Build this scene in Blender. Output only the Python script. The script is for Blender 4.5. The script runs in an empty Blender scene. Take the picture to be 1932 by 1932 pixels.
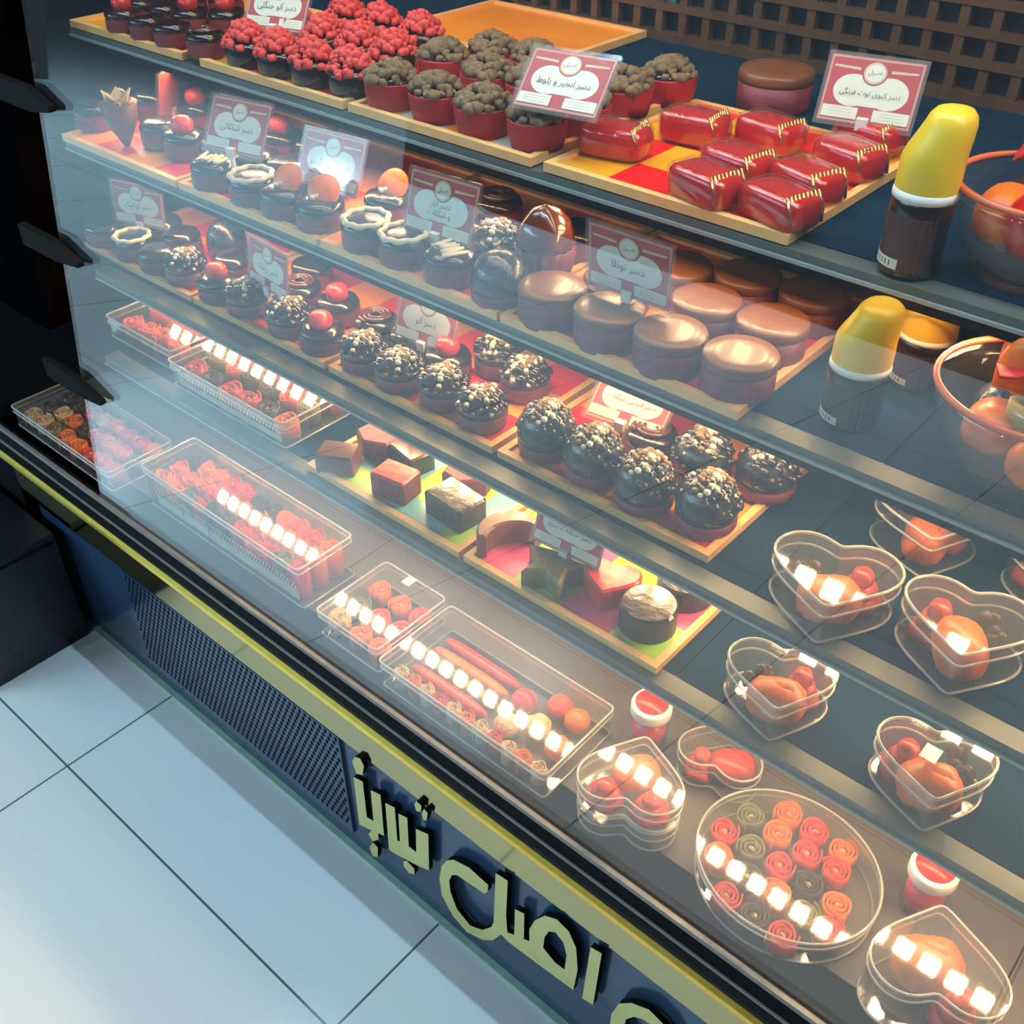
import bpy, math, random
from mathutils import Vector, Matrix
random.seed(7)
PI = math.pi
scn = bpy.context.scene
col = scn.collection

# ------------------------------------------------------------------ mesh builder
class MB:
    def __init__(self): self.v = []; self.f = []; self.m = []; self.s = []
    def add(self, vs, fs, mi=0, smooth=False, M=None):
        b = len(self.v)
        if M is not None: vs = [M @ Vector(p) for p in vs]
        self.v += [tuple(p) for p in vs]
        for f in fs:
            self.f.append([b + i for i in f]); self.m.append(mi); self.s.append(smooth)
        return self
    def box(self, x0, x1, y0, y1, z0, z1, mi=0, M=None):
        vs = [(x0,y0,z0),(x1,y0,z0),(x1,y1,z0),(x0,y1,z0),(x0,y0,z1),(x1,y0,z1),(x1,y1,z1),(x0,y1,z1)]
        return self.add(vs, [(3,2,1,0),(4,5,6,7),(0,1,5,4),(1,2,6,5),(2,3,7,6),(3,0,4,7)], mi, False, M)
    def lathe(self, prof, n=24, c=(0,0,0), mi=0, flute=0, fa=0.0, M=None, smooth=True, nf=None):
        vs = []; fs = []
        for r, z in prof:
            for i in range(n):
                a = 2*PI*i/n
                k = 1 + (fa*math.cos(flute*a) if flute else 0)
                vs.append((c[0]+r*k*math.cos(a), c[1]+r*k*math.sin(a), c[2]+z))
        for j in range(len(prof)-1):
            for i in range(n):
                i2 = (i+1) % n
                fs.append((j*n+i, j*n+i2, (j+1)*n+i2, (j+1)*n+i))
        if prof[0][0] > 1e-6: fs.append(tuple(reversed(range(n))))
        if prof[-1][0] > 1e-6: fs.append(tuple((len(prof)-1)*n+i for i in range(n)))
        return self.add(vs, fs, mi, smooth, M)
    def prism(self, poly, z0, z1, mi=0, M=None, mi_side=None, smooth=False):
        n = len(poly)
        a = sum(poly[i][0]*poly[(i+1)%n][1]-poly[(i+1)%n][0]*poly[i][1] for i in range(n))
        if a < 0: poly = poly[::-1]
        vs = [(x,y,z0) for x,y in poly] + [(x,y,z1) for x,y in poly]
        self.add(vs, [tuple(reversed(range(n))), tuple(range(n,2*n))], mi, False, M)
        return self.add(vs, [(i,(i+1)%n,n+(i+1)%n,n+i) for i in range(n)], mi if mi_side is None else mi_side, smooth, M)
    def tube(self, path, r, n=8, mi=0, closed=False, M=None):
        P = [Vector(p) for p in path]; vs = []; fs = []; L = len(P)
        for i, p in enumerate(P):
            t = (P[(i+1) % L] - P[i-1]) if closed else (P[min(i+1,L-1)] - P[max(i-1,0)])
            t.normalize()
            u = t.cross(Vector((0,0,1)))
            if u.length < 1e-3: u = t.cross(Vector((1,0,0)))
            u.normalize(); w = u.cross(t)
            for k in range(n):
                a = 2*PI*k/n
                vs.append(p + u*r*math.cos(a) + w*r*math.sin(a))
        for i in range(L if closed else L-1):
            for k in range(n):
                k2 = (k+1) % n; j = (i+1) % L
                fs.append((i*n+k, i*n+k2, j*n+k2, j*n+k))
        if not closed:
            fs.append(tuple(reversed(range(n)))); fs.append(tuple((L-1)*n+k for k in range(n)))
        return self.add(vs, fs, mi, True, M)
    def blob(self, c, rx, ry, rz, nu=14, nv=9, e=1.0, noise=0.0, mi=0, M=None, rnd=None):
        # superellipsoid, e < 1 is boxier; noise roughens it
        rnd = rnd or random
        def p(t, e): return math.copysign(abs(t)**e, t)
        vs = [(c[0],c[1],c[2]-rz)]; fs = []
        for j in range(1, nv):
            ph = -PI/2 + PI*j/nv
            for i in range(nu):
                th = 2*PI*i/nu
                k = 1 + noise*(rnd.random()-.5)*2
                vs.append((c[0]+rx*k*p(math.cos(ph),e)*p(math.cos(th),e), c[1]+ry*k*p(math.cos(ph),e)*p(math.sin(th),e), c[2]+rz*k*p(math.sin(ph),e)))
        vs.append((c[0],c[1],c[2]+rz)); T = len(vs)-1
        for i in range(nu):
            i2 = (i+1) % nu
            fs.append((0, 1+i2, 1+i)); fs.append((T, T-nu+i, T-nu+i2))
            for j in range(nv-2):
                a = 1+j*nu
                fs.append((a+i, a+i2, a+nu+i2, a+nu+i))
        return self.add(vs, fs, mi, True, M)
    def shell(self, poly, z0, z1, t, floor=True, mi=0):
        # thin walled open tub from an outline (counter-clockwise)
        n = len(poly)
        cx = sum(p[0] for p in poly)/n; cy = sum(p[1] for p in poly)/n
        inn = offset(poly, t)
        vs = [(x,y,z0) for x,y in poly]+[(x,y,z1) for x,y in poly]+[(x,y,z1) for x,y in inn]+[(x,y,z0+t) for x,y in inn]
        fs = []
        for i in range(n):
            j = (i+1) % n
            fs += [(i,j,n+j,n+i),(n+i,n+j,2*n+j,2*n+i),(2*n+i,2*n+j,3*n+j,3*n+i)]
        if floor: fs += [tuple(reversed(range(n))), tuple(3*n+i for i in range(n))]
        else: fs += [(3*n+i,3*n+(i+1)%n,(i+1)%n,i) for i in range(n)]
        return self.add(vs, fs, mi, False)
    def mesh(self, name, mats):
        me = bpy.data.meshes.new(name)
        me.from_pydata(self.v, [], self.f)
        for m in (mats if isinstance(mats, (list, tuple)) else [mats]): me.materials.append(m)
        me.polygons.foreach_set('material_index', self.m)
        me.polygons.foreach_set('use_smooth', self.s)
        me.update()
        return me
    def build(self, name, mats, parent=None):
        o = bpy.data.objects.new(name, self.mesh(name, mats)); col.objects.link(o)
        if parent is not None: o.parent = parent
        return o

def offset(poly, t):
    n = len(poly); out = []
    for i in range(n):
        a, b, c = Vector(poly[i-1]), Vector(poly[i]), Vector(poly[(i+1)%n])
        d1 = (b-a).normalized(); d2 = (c-b).normalized()
        n1 = Vector((-d1.y, d1.x)); n2 = Vector((-d2.y, d2.x))
        m = n1+n2
        m = m.normalized() if m.length > 1e-6 else n1
        out.append(tuple(b + m*t/max(.35, m.dot(n1))))
    return out
def rrect(x0, x1, y0, y1, r, k=5):
    pts = []
    for cx, cy, a0 in ((x1-r,y0+r,-PI/2),(x1-r,y1-r,0),(x0+r,y1-r,PI/2),(x0+r,y0+r,PI)):
        for i in range(k+1):
            a = a0+PI/2*i/k; pts.append((cx+r*math.cos(a), cy+r*math.sin(a)))
    return pts
def heart(s, n=40, rot=0.0):
    # outline about s wide, tip towards -Y before the turn
    pts = []
    for i in range(n):
        t = 2*PI*i/n
        x = 16*math.sin(t)**3; y = 13*math.cos(t)-5*math.cos(2*t)-2*math.cos(3*t)-math.cos(4*t)
        x /= 33.; y = (y+2.)/33.
        r = math.hypot(x, y); f = 1.0
        pts.append((s*x*f, s*y*f))
    pts = pts[::-1]
    pts = [(.62*x+.38*s*.47*math.sin(2*PI*-(i+1)/n), .62*y+.38*s*.40*math.cos(2*PI*-(i+1)/n)) for i, (x, y) in enumerate(pts)]
    c, q = math.cos(rot), math.sin(rot)
    return [(x*c-y*q, x*q+y*c) for x, y in pts]

# ------------------------------------------------------------------ materials
def srgb(r, g, b):
    def f(u):
        u /= 255.
        return u/12.92 if u <= .04045 else ((u+.055)/1.055)**2.4
    return (f(r), f(g), f(b), 1)
MATS = {}
def mat(name, c=(128,128,128), rough=.5, metal=0., var=.12, scale=60., bump=0., coat=0., spec=.5, sss=0., emit=None, power=0., lin=None):
    if name in MATS: return MATS[name]
    m = bpy.data.materials.new(name); m.use_nodes = True
    N = m.node_tree.nodes; L = m.node_tree.links; b = N['Principled BSDF']
    c0 = lin if lin else srgb(*c)
    b.inputs['Roughness'].default_value = rough; b.inputs['Metallic'].default_value = metal
    b.inputs['Specular IOR Level'].default_value = spec
    b.inputs['Coat Weight'].default_value = coat; b.inputs['Coat Roughness'].default_value = .06
    if sss: b.inputs['Subsurface Weight'].default_value = sss; b.inputs['Subsurface Radius'].default_value = (.01,.004,.002)
    if emit: b.inputs['Emission Color'].default_value = srgb(*emit); b.inputs['Emission Strength'].default_value = power
    tc = N.new('ShaderNodeTexCoord'); nz = N.new('ShaderNodeTexNoise'); nz.inputs['Scale'].default_value = scale; nz.inputs['Detail'].default_value = 4
    L.new(tc.outputs['Object'], nz.inputs['Vector'])
    r = N.new('ShaderNodeValToRGB')
    r.color_ramp.elements[0].position = .3; r.color_ramp.elements[1].position = .7
    r.color_ramp.elements[0].color = tuple(x*(1-var) for x in c0[:3])+(1,); r.color_ramp.elements[1].color = tuple(min(1,x*(1+var)) for x in c0[:3])+(1,)
    L.new(nz.outputs['Fac'], r.inputs['Fac']); L.new(r.outputs['Color'], b.inputs['Base Color'])
    if bump:
        bp = N.new('ShaderNodeBump'); bp.inputs['Strength'].default_value = bump; bp.inputs['Distance'].default_value = .004
        L.new(nz.outputs['Fac'], bp.inputs['Height']); L.new(bp.outputs['Normal'], b.inputs['Normal'])
    MATS[name] = m
    return m
def clear(name, tint=(1,1,1), ior=1.5, rough=.02, film=0.0, filmc=(1,1,1)):
    if name in MATS: return MATS[name]
    m = bpy.data.materials.new(name); m.use_nodes = True
    N = m.node_tree.nodes; L = m.node_tree.links; N.remove(N['Principled BSDF']); out = N['Material Output']
    t = N.new('ShaderNodeBsdfTransparent'); t.inputs['Color'].default_value = (*tint, 1)
    g = N.new('ShaderNodeBsdfGlossy'); g.inputs['Roughness'].default_value = rough
    fr = N.new('ShaderNodeFresnel'); fr.inputs['IOR'].default_value = ior
    # the same reflectance from both faces of a thin sheet
    geo = N.new('ShaderNodeNewGeometry'); inv = N.new('ShaderNodeMath'); inv.operation = 'DIVIDE'; inv.inputs[0].default_value = 1.0; inv.inputs[1].default_value = ior
    mi = N.new('ShaderNodeMix'); mi.data_type = 'FLOAT'; mi.inputs['A'].default_value = ior
    sq = N.new('ShaderNodeMath'); sq.operation = 'MULTIPLY'
    L.new(geo.outputs['Backfacing'], mi.inputs['Factor'])
    mi.inputs['B'].default_value = ior
    rec = N.new('ShaderNodeMix'); rec.data_type = 'FLOAT'
    # Fresnel node inverts its IOR on back faces; feed 1/ior there so both sides behave alike
    rec.inputs['A'].default_value = ior; L.new(inv.outputs[0], rec.inputs['B']); L.new(geo.outputs['Backfacing'], rec.inputs['Factor'])
    L.new(rec.outputs[0], fr.inputs['IOR'])
    N.remove(mi); N.remove(sq)
    x = N.new('ShaderNodeMixShader'); L.new(fr.outputs[0], x.inputs[0])
    if film:
        d = N.new('ShaderNodeBsdfDiffuse'); d.inputs['Color'].default_value = (*filmc, 1)
        y = N.new('ShaderNodeMixShader'); y.inputs[0].default_value = film
        L.new(t.outputs[0], y.inputs[1]); L.new(d.outputs[0], y.inputs[2]); L.new(y.outputs[0], x.inputs[1])
    else: L.new(t.outputs[0], x.inputs[1])
    L.new(g.outputs[0], x.inputs[2]); L.new(x.outputs[0], out.inputs['Surface'])
    MATS[name] = m
    return m
def emitter(name, rgb, power):
    m = bpy.data.materials.new(name); m.use_nodes = True
    N = m.node_tree.nodes; L = m.node_tree.links; N.remove(N['Principled BSDF'])
    e = N.new('ShaderNodeEmission'); e.inputs['Color'].default_value = (*rgb, 1); e.inputs['Strength'].default_value = power
    L.new(e.outputs[0], N['Material Output'].inputs['Surface'])
    MATS[name] = m
    return m
def checker(name, ca, cb, nx, w):
    m = bpy.data.materials.new(name); m.use_nodes = True
    N = m.node_tree.nodes; L = m.node_tree.links; b = N['Principled BSDF']
    tc = N.new('ShaderNodeTexCoord'); ck = N.new('ShaderNodeTexChecker')
    ck.inputs['Color1'].default_value = srgb(*ca); ck.inputs['Color2'].default_value = srgb(*cb); ck.inputs['Scale'].default_value = nx/w
    mp = N.new('ShaderNodeMapping'); mp.inputs['Location'].default_value = (.0003, .0003, .005)
    L.new(tc.outputs['Object'], mp.inputs['Vector']); L.new(mp.outputs[0], ck.inputs['Vector'])
    L.new(ck.outputs['Color'], b.inputs['Base Color']); b.inputs['Roughness'].default_value = .35
    MATS[name] = m
    return m

black = mat('black_paint', (9,9,10), .3, var=.1, scale=8)
blk_matte = mat('black_matte', (6,6,7), .75, spec=.15, var=.2, scale=10)
navy = mat('navy_panel', (10,12,22), .35, var=.12, scale=6)
blue = mat('blue_lacquer', (40,64,90), .22, var=.05, scale=5, coat=.3)
slot = mat('slot_dark', (5,8,16), .8, spec=.1)
gold_mirror = mat('gold_mirror', (238,206,140), .10, 1., var=.02, scale=3)
gold_trim = mat('gold_trim', (250,206,92), .34, 1., var=.08, scale=60)
gold_face = mat('gold_face', (216,205,128), .30, .35, var=.05, scale=20)
shelfm = mat('shelf_blue_grey', (22,46,64), .6, var=.10, scale=4, spec=.0)
deckm = mat('deck_grey', (92,86,82), .45, var=.06, scale=4, spec=.3)
edge = mat('shelf_edge_grey', (92,98,92), .45, .2, var=.08, scale=30)
edgeline = mat('shelf_edge_bright', (150,158,150), .4, .2, var=.05)
wood = mat('tray_rim_wood', (248,190,116), .4, var=.08, scale=40)
paneg = clear('front_glass', (.97,.985,.98), 1.72, .0, film=.012, filmc=(.85,.93,1))
clr = clear('clear_plastic', (.985,.985,.985), 1.5, .06, film=.02, filmc=(1,.97,.92))
clrglint = clear('clear_rim_glint', (.80,.80,.78), 1.6, .08, film=.30, filmc=(.95,.93,.88))  # whitish diffuse share paints bright edge highlights into the clear rims
sleeve = clear('acrylic_sleeve', (.97,.97,.96), 1.28, .08, film=.04)
warm = emitter('warm_led', (1.0,.66,.34), 180.)
warm1 = emitter('warm_led_upper', (1.0,.64,.32), 52.)
warm2 = emitter('warm_led_second', (1.0,.64,.32), 115.)
warm3 = emitter('warm_led_third', (1.0,.64,.32), 110.)
warm_top = emitter('warm_led_top', (1.0,.62,.30), 140.)
cool = emitter('cool_led', (.46,.76,1.0), 150.)
lampm = emitter('downlight_glow', (.70,.87,1.0), 430.)
cardred = mat('card_red', (196,40,52), .5, var=.05)
cardwhite = mat('card_white', (247,244,226), .5, var=.02)
cardink = mat('card_ink', (70,62,40), .6)
cardtan = mat('card_tan', (226,205,160), .5, var=.04)
cardbord = mat('card_border', (205,170,140), .5, var=.04)
whiteplastic = mat('white_plastic', (240,234,220), .4, var=.03)

def tag(o, label, cat, group=None, kind=None):
    if label: o['label'] = label
    if cat: o['category'] = cat
    if group: o['group'] = group
    if kind: o['kind'] = kind
    return o
def thing(name, label, cat, loc=(0,0,0), rz=0., group=None):
    o = bpy.data.objects.new(name, None); col.objects.link(o)
    o.empty_display_size = .02
    o.location = loc; o.rotation_euler = (0,0,rz)
    return tag(o, label, cat, group)
PROTO = {}
def spawn(key, maker, loc, rz, label, cat, group, scale=(1,1,1)):
    """first call makes the thing itself, later calls copy it with every part"""
    if key not in PROTO:
        r = maker(); PROTO[key] = r
    else:
        src = PROTO[key]
        r = src.copy(); col.objects.link(r)
        for ch in src.children:
            c = ch.copy(); col.objects.link(c); c.parent = r
            for g in ch.children:
                d = g.copy(); col.objects.link(d); d.parent = c
    r.location = loc; r.rotation_euler = (0,0,rz); r.scale = scale
    tag(r, label, cat, group)
    return r

# ------------------------------------------------------------------ heights of the place
S = {1:1.29, 2:1.163, 3:.98, 4:.835}
SF = {1:.846, 2:.744, 3:.713, 4:.69}     # front edges of the shelves
DECK = .54
XL, XR = -1.655, 1.3

# ------------------------------------------------------------------ setting
def floor_mat():
    m = bpy.data.materials.new('floor_tile'); m.use_nodes = True
    N = m.node_tree.nodes; L = m.node_tree.links; b = N['Principled BSDF']
    tc = N.new('ShaderNodeTexCoord'); mp = N.new('ShaderNodeMapping')
    mp.inputs['Location'].default_value = (1.546, -.409, 0)
    bk = N.new('ShaderNodeTexBrick'); bk.offset = 0; bk.squash = 1
    bk.inputs['Scale'].default_value = 1; bk.inputs['Brick Width'].default_value = .802; bk.inputs['Row Height'].default_value = .802
    bk.inputs['Mortar Size'].default_value = .0022; bk.inputs['Mortar Smooth'].default_value = .1
    bk.inputs['Color1'].default_value = bk.inputs['Color2'].default_value = srgb(228,228,226)
    bk.inputs['Mortar'].default_value = srgb(96,104,108)
    nz = N.new('ShaderNodeTexNoise'); nz.inputs['Scale'].default_value = 2.2; nz.inputs['Detail'].default_value = 5
    mx = N.new('ShaderNodeMix'); mx.data_type = 'RGBA'; mx.blend_type = 'MULTIPLY'; mx.inputs['Factor'].default_value = .12
    L.new(tc.outputs['Object'], mp.inputs['Vector']); L.new(mp.outputs[0], bk.inputs['Vector']); L.new(tc.outputs['Object'], nz.inputs['Vector'])
    L.new(bk.outputs['Color'], mx.inputs['A']); L.new(nz.outputs['Color'], mx.inputs['B']); L.new(mx.outputs['Result'], b.inputs['Base Color'])
    b.inputs['Roughness'].default_value = .11
    return m
fl = MB().add([(-40,-40,0),(6,-40,0),(6,3,0),(-40,3,0)], [(0,1,2,3)]).build('floor', floor_mat()); fl['kind'] = 'structure'
# dark shop units across the walkway (seen only as the dark part of the reflection in the glass)
wl = MB().box(-5.7, 6, -4.6, -4.25, 0, 3.0).build('wall_front', mat('wall_dark', (26,24,24), .6, var=.15, scale=3)); wl['kind'] = 'structure'
wl = MB().box(-9.9,-9.6,-3.6,3,0,3.0).build('wall_left', mat('wall_dark')); wl['kind'] = 'structure'
wl = MB().box(-9.6,6,2.4,2.6,0,3.0).build('wall_back', mat('wall_dark')); wl['kind'] = 'structure'
ce = MB().box(-40,6,-40,3,3.0,3.1).build('ceiling', mat('ceiling_paint', (120,124,128), .8, var=.05)); ce['kind'] = 'structure'

def make_downlight():
    t = thing('ceiling_downlight', None, None)
    MB().lathe([(.085,0),(.12,-.012),(.12,.0),(.105,.02)], 28).build('trim_ring', whiteplastic, t)
    MB().lathe([(.0,-.002),(.084,-.002),(.084,.004)], 28).build('diffuser', lampm, t)
    return t
for i, (x, y) in enumerate([(-3.28,-3.63),(-2.255,-3.63),(-1.236,-3.63),(-2.13,-9.8),(-.2,-3.63),(-4.3,-3.63),(-5.6,-6.8),(-7.6,-3.0)]):
    spawn('down', make_downlight, (x,y,3.0), 0, 'round white recessed downlight in the ceiling over the walkway', 'ceiling light', 'downlights over the walkway')

# ------------------------------------------------------------------ display case
case = thing('display_case', 'long dark blue pastry display case with glass front, shelves and gold trim', 'display case', (0,0,0))
MB().box(-1.95, XR, .667, 1.5, 0, .325).build('base_panel', blue, case)
mb = MB()          # louvred vent area: rows of staggered slots in one plate
mb.box(-1.62, -.965, .661, .667, .05, .318)
k = 0
for r in range(18):
    z = .070 + r*.0138
    for c in range(48):
        x = -1.612 + c*.0134 + (.0067 if r % 2 else 0)
        if x > -.975: continue
        mb.add([(x,.6604,z),(x+.0052,.6604,z),(x+.0052,.6604,z+.0088),(x,.6604,z+.0088)], [(0,1,2,3)], 1)
mb.build('vent_plate', [blue, slot], case)
MB().box(-1.95, XR, .655, .667, 0, .006).build('plinth_foot', mat('foot_green', (150,176,160), .4), case)
MB().box(-2.0, XR, .660, .70, .324, .424).build('fascia_strip', gold_mirror, case)
tr = MB()
tr.prism([(.646,.424),(.640,.430),(.641,.438),(.655,.446),(.70,.446),(.70,.424)], -2.0, XR, M=Matrix(((0,0,1,0),(1,0,0,0),(0,1,0,0),(0,0,0,1))))
tr.build('gold_lip', gold_trim, case)
rl = MB(); MX = Matrix(((0,0,1,0),(1,0,0,0),(0,1,0,0),(0,0,0,1)))
rl.prism([(.655,.446),(.640,.456),(.633,.478),(.631,.500),(.634,.536),(.646,.540),(.70,.540),(.70,.446)], -2.0, XR, M=MX)
rl.prism([(.6325,.502),(.6295,.504),(.6295,.508),(.6335,.510),(.64,.510),(.64,.502)], -2.0, XR, M=MX, mi=1)
rl.prism([(.634,.534),(.632,.537),(.634,.5415),(.640,.5415),(.646,.536)], -2.0, XR, M=MX, mi=1)
rl.build('bumper_rail', [mat('rail_black', (5,5,6), .6, spec=.08, var=.1), mat('rail_line', (120,116,110), .4, .2)], case)
dk = MB()
for a, b in ((-1.95,-1.0705),(-1.0685,.0295),(.0315,XR)): dk.box(a, b, .648, 1.42, .515, DECK)
dk.box(-1.95, XR, .66, 1.42, .5, .515, mi=1)
dk.build('deck', [deckm, blk_matte], case)
joints = {1:[], 2:[-.242], 3:[-.324], 4:[-.385]}
MX = Matrix(((0,0,1,0),(1,0,0,0),(0,1,0,0),(0,0,0,1)))
for n in (1,2,3,4):
    z = S[n]; f = SF[n]; sh = MB(); xa = {1:-1.652,2:-1.56,3:-1.60,4:-1.56}[n]; xs = [xa]+joints[n]+[XR]; th = .013 if n < 3 else .016
    for i in range(len(xs)-1):
        sh.box(xs[i]+(.001 if i else 0), xs[i+1]-.001, f+.028, 1.40, z-.014, z)
    sh.box(xa, XR, f+.03, 1.40, z-.016, z-.0142, mi=1)
    so = sh.build('shelf', [shelfm, blk_matte], case)
    xl = {1:-1.65,2:-1.55,3:-1.50,4:-1.50}[n]; eb = MB().box(xl, XR, f+.003, f+.0285, z-th, z-.001)
    eb.box(xl, XR, f, f+.004, z-th+.0005, z-th+.004, mi=1)
    eb.build('front_lip', [edge, edgeline], so)
    yl = .868 if n == 1 else .850
    if n < 3: sh_b = MB().box(xa, XR, f+.006, f+.012, z-.024, z-th).build('shelf_valance', blk_matte, case)
    lb = MB().prism([(yl,z-.016),(yl+.024,z-.016),(yl+.014,z-.032)], xa+.02, XR-.02, M=MX)
    x = xa+.04
    while x < .25:
        lb.add([(x,yl-.001,z-.0172),(x+.020,yl-.001,z-.0172),(x+.020,yl+.0122,z-.0320),(x,yl+.0122,z-.0320)], [(0,1,2,3),(3,2,1,0)][:1], 1); x += .034
    if n > 1 or True: lb.build('light_strip', [whiteplastic, {1:warm1,2:warm2,3:warm3}.get(n, warm)], so)
# back of the case: dark frame with teal panes
bk = MB().box(-1.95, XR, 1.40, 1.46, .5, 2.05)
bk.build('back_panel', mat('back_dark', (10,11,13), .6, var=.15, scale=5), case)
pn = MB()
for x0, x1, z0, z1 in ((-.405,.3,1.245,1.292),(-.385,.3,1.195,1.232),(-.40,.3,.93,1.03),(-.735,-.66,1.225,1.265),(-.80,-.75,1.235,1.265),(-1.2,-.9,1.33,1.40)):
    pn.box(x0, x1, 1.393, 1.40, z0, z1)
pn.build('rear_pane', mat('teal_pane', (70,124,140), .3, var=.06, scale=6), case)
# left end column, right of it the pastry shelves; below it the deck runs on
ep = MB().prism([(.83,.682),(.83,1.46),(2.05,1.46),(2.05,.834)], -2.05, XL-.004, M=Matrix(((0,0,1,0),(0,1,0,0),(1,0,0,0),(0,0,0,1))))
ep.build('end_column', mat('column_black', (4,4,5), .8, spec=.0, var=.1), case)
ec = MB().box(-2.9,-2.001,.66,1.46,.0,.52).box(-2.9,-1.951,1.40,1.46,.52,.83); ec.build('end_panel', blk_matte, case)
# pane of the front: leans back 7 degrees
TN = math.tan(math.radians(7.1))
gl = MB(); z0, z1 = DECK-.002, 1.66
y0, y1 = .640, .640+(z1-z0)*TN
gx = -1.559
gl.add([(gx,y0,z0),(XR,y0,z0),(XR,y1,z1),(gx,y1,z1),(gx,y0+.006,z0),(XR,y0+.006,z0),(XR,y1+.006,z1),(gx,y1+.006,z1)],
       [(0,1,2,3),(7,6,5,4),(0,4,5,1),(1,5,6,2),(2,6,7,3),(3,7,4,0)])
gl.build('front_glass', paneg, case)
for zc, ln in ((1.225,.055),(1.0,.07),(.765,.075)):
    yc = .640+(zc-DECK)*TN
    cb = MB().prism([(gx-.10,-.014),(gx,-.014),(gx+ln,-.004),(gx+ln,.004),(gx,.022),(gx-.10,.022)], 0, .012, M=Matrix(((1,0,0,0),(0,0,-1,yc-.001),(0,1,0,zc),(0,0,0,1))))
    cb.build('glass_clamp', blk_matte, case)
MB().box(-2.6, XR, .80, 1.5, 2.05, 2.20).build('canopy', black, case)
MB().box(-2.6, XR, .72, .80, 2.05, 2.12).build('canopy_front', black, case)
tl = MB().box(XL, XR-.02, .99, 1.02, 2.03, 2.05)
x = XL+.06
while x < .9:
    tl.add([(x,.994,2.0296),(x+.022,.994,2.0296),(x+.022,1.016,2.0296),(x,1.016,2.0296)], [(3,2,1,0)], 1); x += .04
tl.build('canopy_light_strip', [whiteplastic, warm_top], case)
cl = MB().box(-2.5, XR, .728, .748, 2.046, 2.05); cl.add([(-1.78,.730,2.0455),(1.2,.730,2.0455),(1.2,.746,2.0455),(-1.78,.746,2.0455)], [(3,2,1,0)], 1)
cl.build('front_light_strip', [whiteplastic, cool], case)
# lattice grille at the upper back
gr = MB(); zb = 1.302; yg = 1.39
gr.box(-1.2, .4, yg-.012, yg+.01, zb-.02, zb)
for i in range(41): gr.box(-1.2+i*.04-.006, -1.2+i*.04+.006, yg-.007, yg+.007, zb, zb+.26)
for j in range(1,8): gr.box(-1.2, .4, yg-.009, yg+.003, zb+j*.034-.005, zb+j*.034+.005)
gr.build('lattice_grille', mat('brown_lattice', (92,66,44), .35, .2, var=.15, scale=30), case)

# raised gold letters
LET = {
'dot_z':[(-0.9223, 0.3009), (-0.9131, 0.321), (-0.8987, 0.3288), (-0.8915, 0.3151), (-0.899, 0.2859), (-0.915, 0.2752)],
'yz':[(-0.925, 0.2590), (-0.9010, 0.2665), (-0.9035, 0.1661), (-0.8862, 0.1709), (-0.8824, 0.2600), (-0.8575, 0.2695), (-0.8620, 0.1511), (-0.905, 0.1311), (-0.929, 0.1207)],
'dots_y1':[(-0.9061, 0.114), (-0.8955, 0.1361), (-0.878, 0.143), (-0.879, 0.1235), (-0.8974, 0.1014)],
'dots_y2':[(-0.909, 0.0715), (-0.8967, 0.0981), (-0.8845, 0.0954), (-0.8885, 0.0615), (-0.9036, 0.0499)],
'tbr':[(-0.8477, 0.2562), (-0.8242, 0.2653), (-0.8274, 0.1702), (-0.8209, 0.1749), (-0.8166, 0.2561), (-0.7952, 0.264), (-0.7989, 0.1821), (-0.7811, 0.1824), (-0.7765, 0.2519), (-0.7472, 0.2648), (-0.7531, 0.1581), (-0.7842, 0.1425), (-0.8368, 0.1225), (-0.8532, 0.1187)],
'dot_b':[(-0.8176, 0.1203), (-0.8081, 0.1311), (-0.7903, 0.1252), (-0.792, 0.1069), (-0.8065, 0.0961), (-0.818, 0.1045)],
'dots_t1':[(-0.7747, 0.3179), (-0.7686, 0.3319), (-0.7576, 0.3303), (-0.7608, 0.3108), (-0.771, 0.3045)],
'dots_t2':[(-0.7575, 0.3118), (-0.7519, 0.327), (-0.7442, 0.3229), (-0.7489, 0.2996), (-0.757, 0.2952)],
'asil':[(-0.6203, 0.2367), (-0.6275, 0.223), (-0.6651, 0.2171), (-0.6868, 0.2131), (-0.6985, 0.2011), (-0.7056, 0.1783), (-0.7047, 0.1474), (-0.6915, 0.1094), (-0.6622, 0.0919), (-0.6348, 0.1096), (-0.615, 0.1406), (-0.609, 0.1616), (-0.6028, 0.3051), (-0.5785, 0.3099), (-0.5824, 0.2119), (-0.580, 0.1653), (-0.5658, 0.1744), (-0.5643, 0.2493), (-0.5458, 0.2567), (-0.546, 0.1855), (-0.5349, 0.1919), (-0.5354, 0.2257), (-0.5252, 0.2615), (-0.507, 0.2948), (-0.4849, 0.3095), (-0.4624, 0.3028), (-0.4478, 0.2753), (-0.4424, 0.2212), (-0.4474, 0.1546), (-0.5231, 0.1447), (-0.5776, 0.1391), (-0.5938, 0.1432), (-0.6108, 0.1058), (-0.6355, 0.0785), (-0.6708, 0.0618), (-0.7031, 0.0765), (-0.7267, 0.1144), (-0.729, 0.1604), (-0.7216, 0.2025), (-0.7076, 0.2329), (-0.6923, 0.2499), (-0.6588, 0.2627), (-0.6185, 0.2565)],
'alef':[(-0.4233, 0.3069), (-0.404, 0.3123), (-0.4101, 0.1585), (-0.4304, 0.1518)],
'qaf':[(-0.3778, 0.1154), (-0.3775, 0.1732), (-0.3673, 0.2193), (-0.3475, 0.2471), (-0.3193, 0.2657), (-0.2907, 0.257),(-.27,.235),(-.26,.19),(-.262,.12),(-.30,.105),(-.34,.098)],
}
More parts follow.
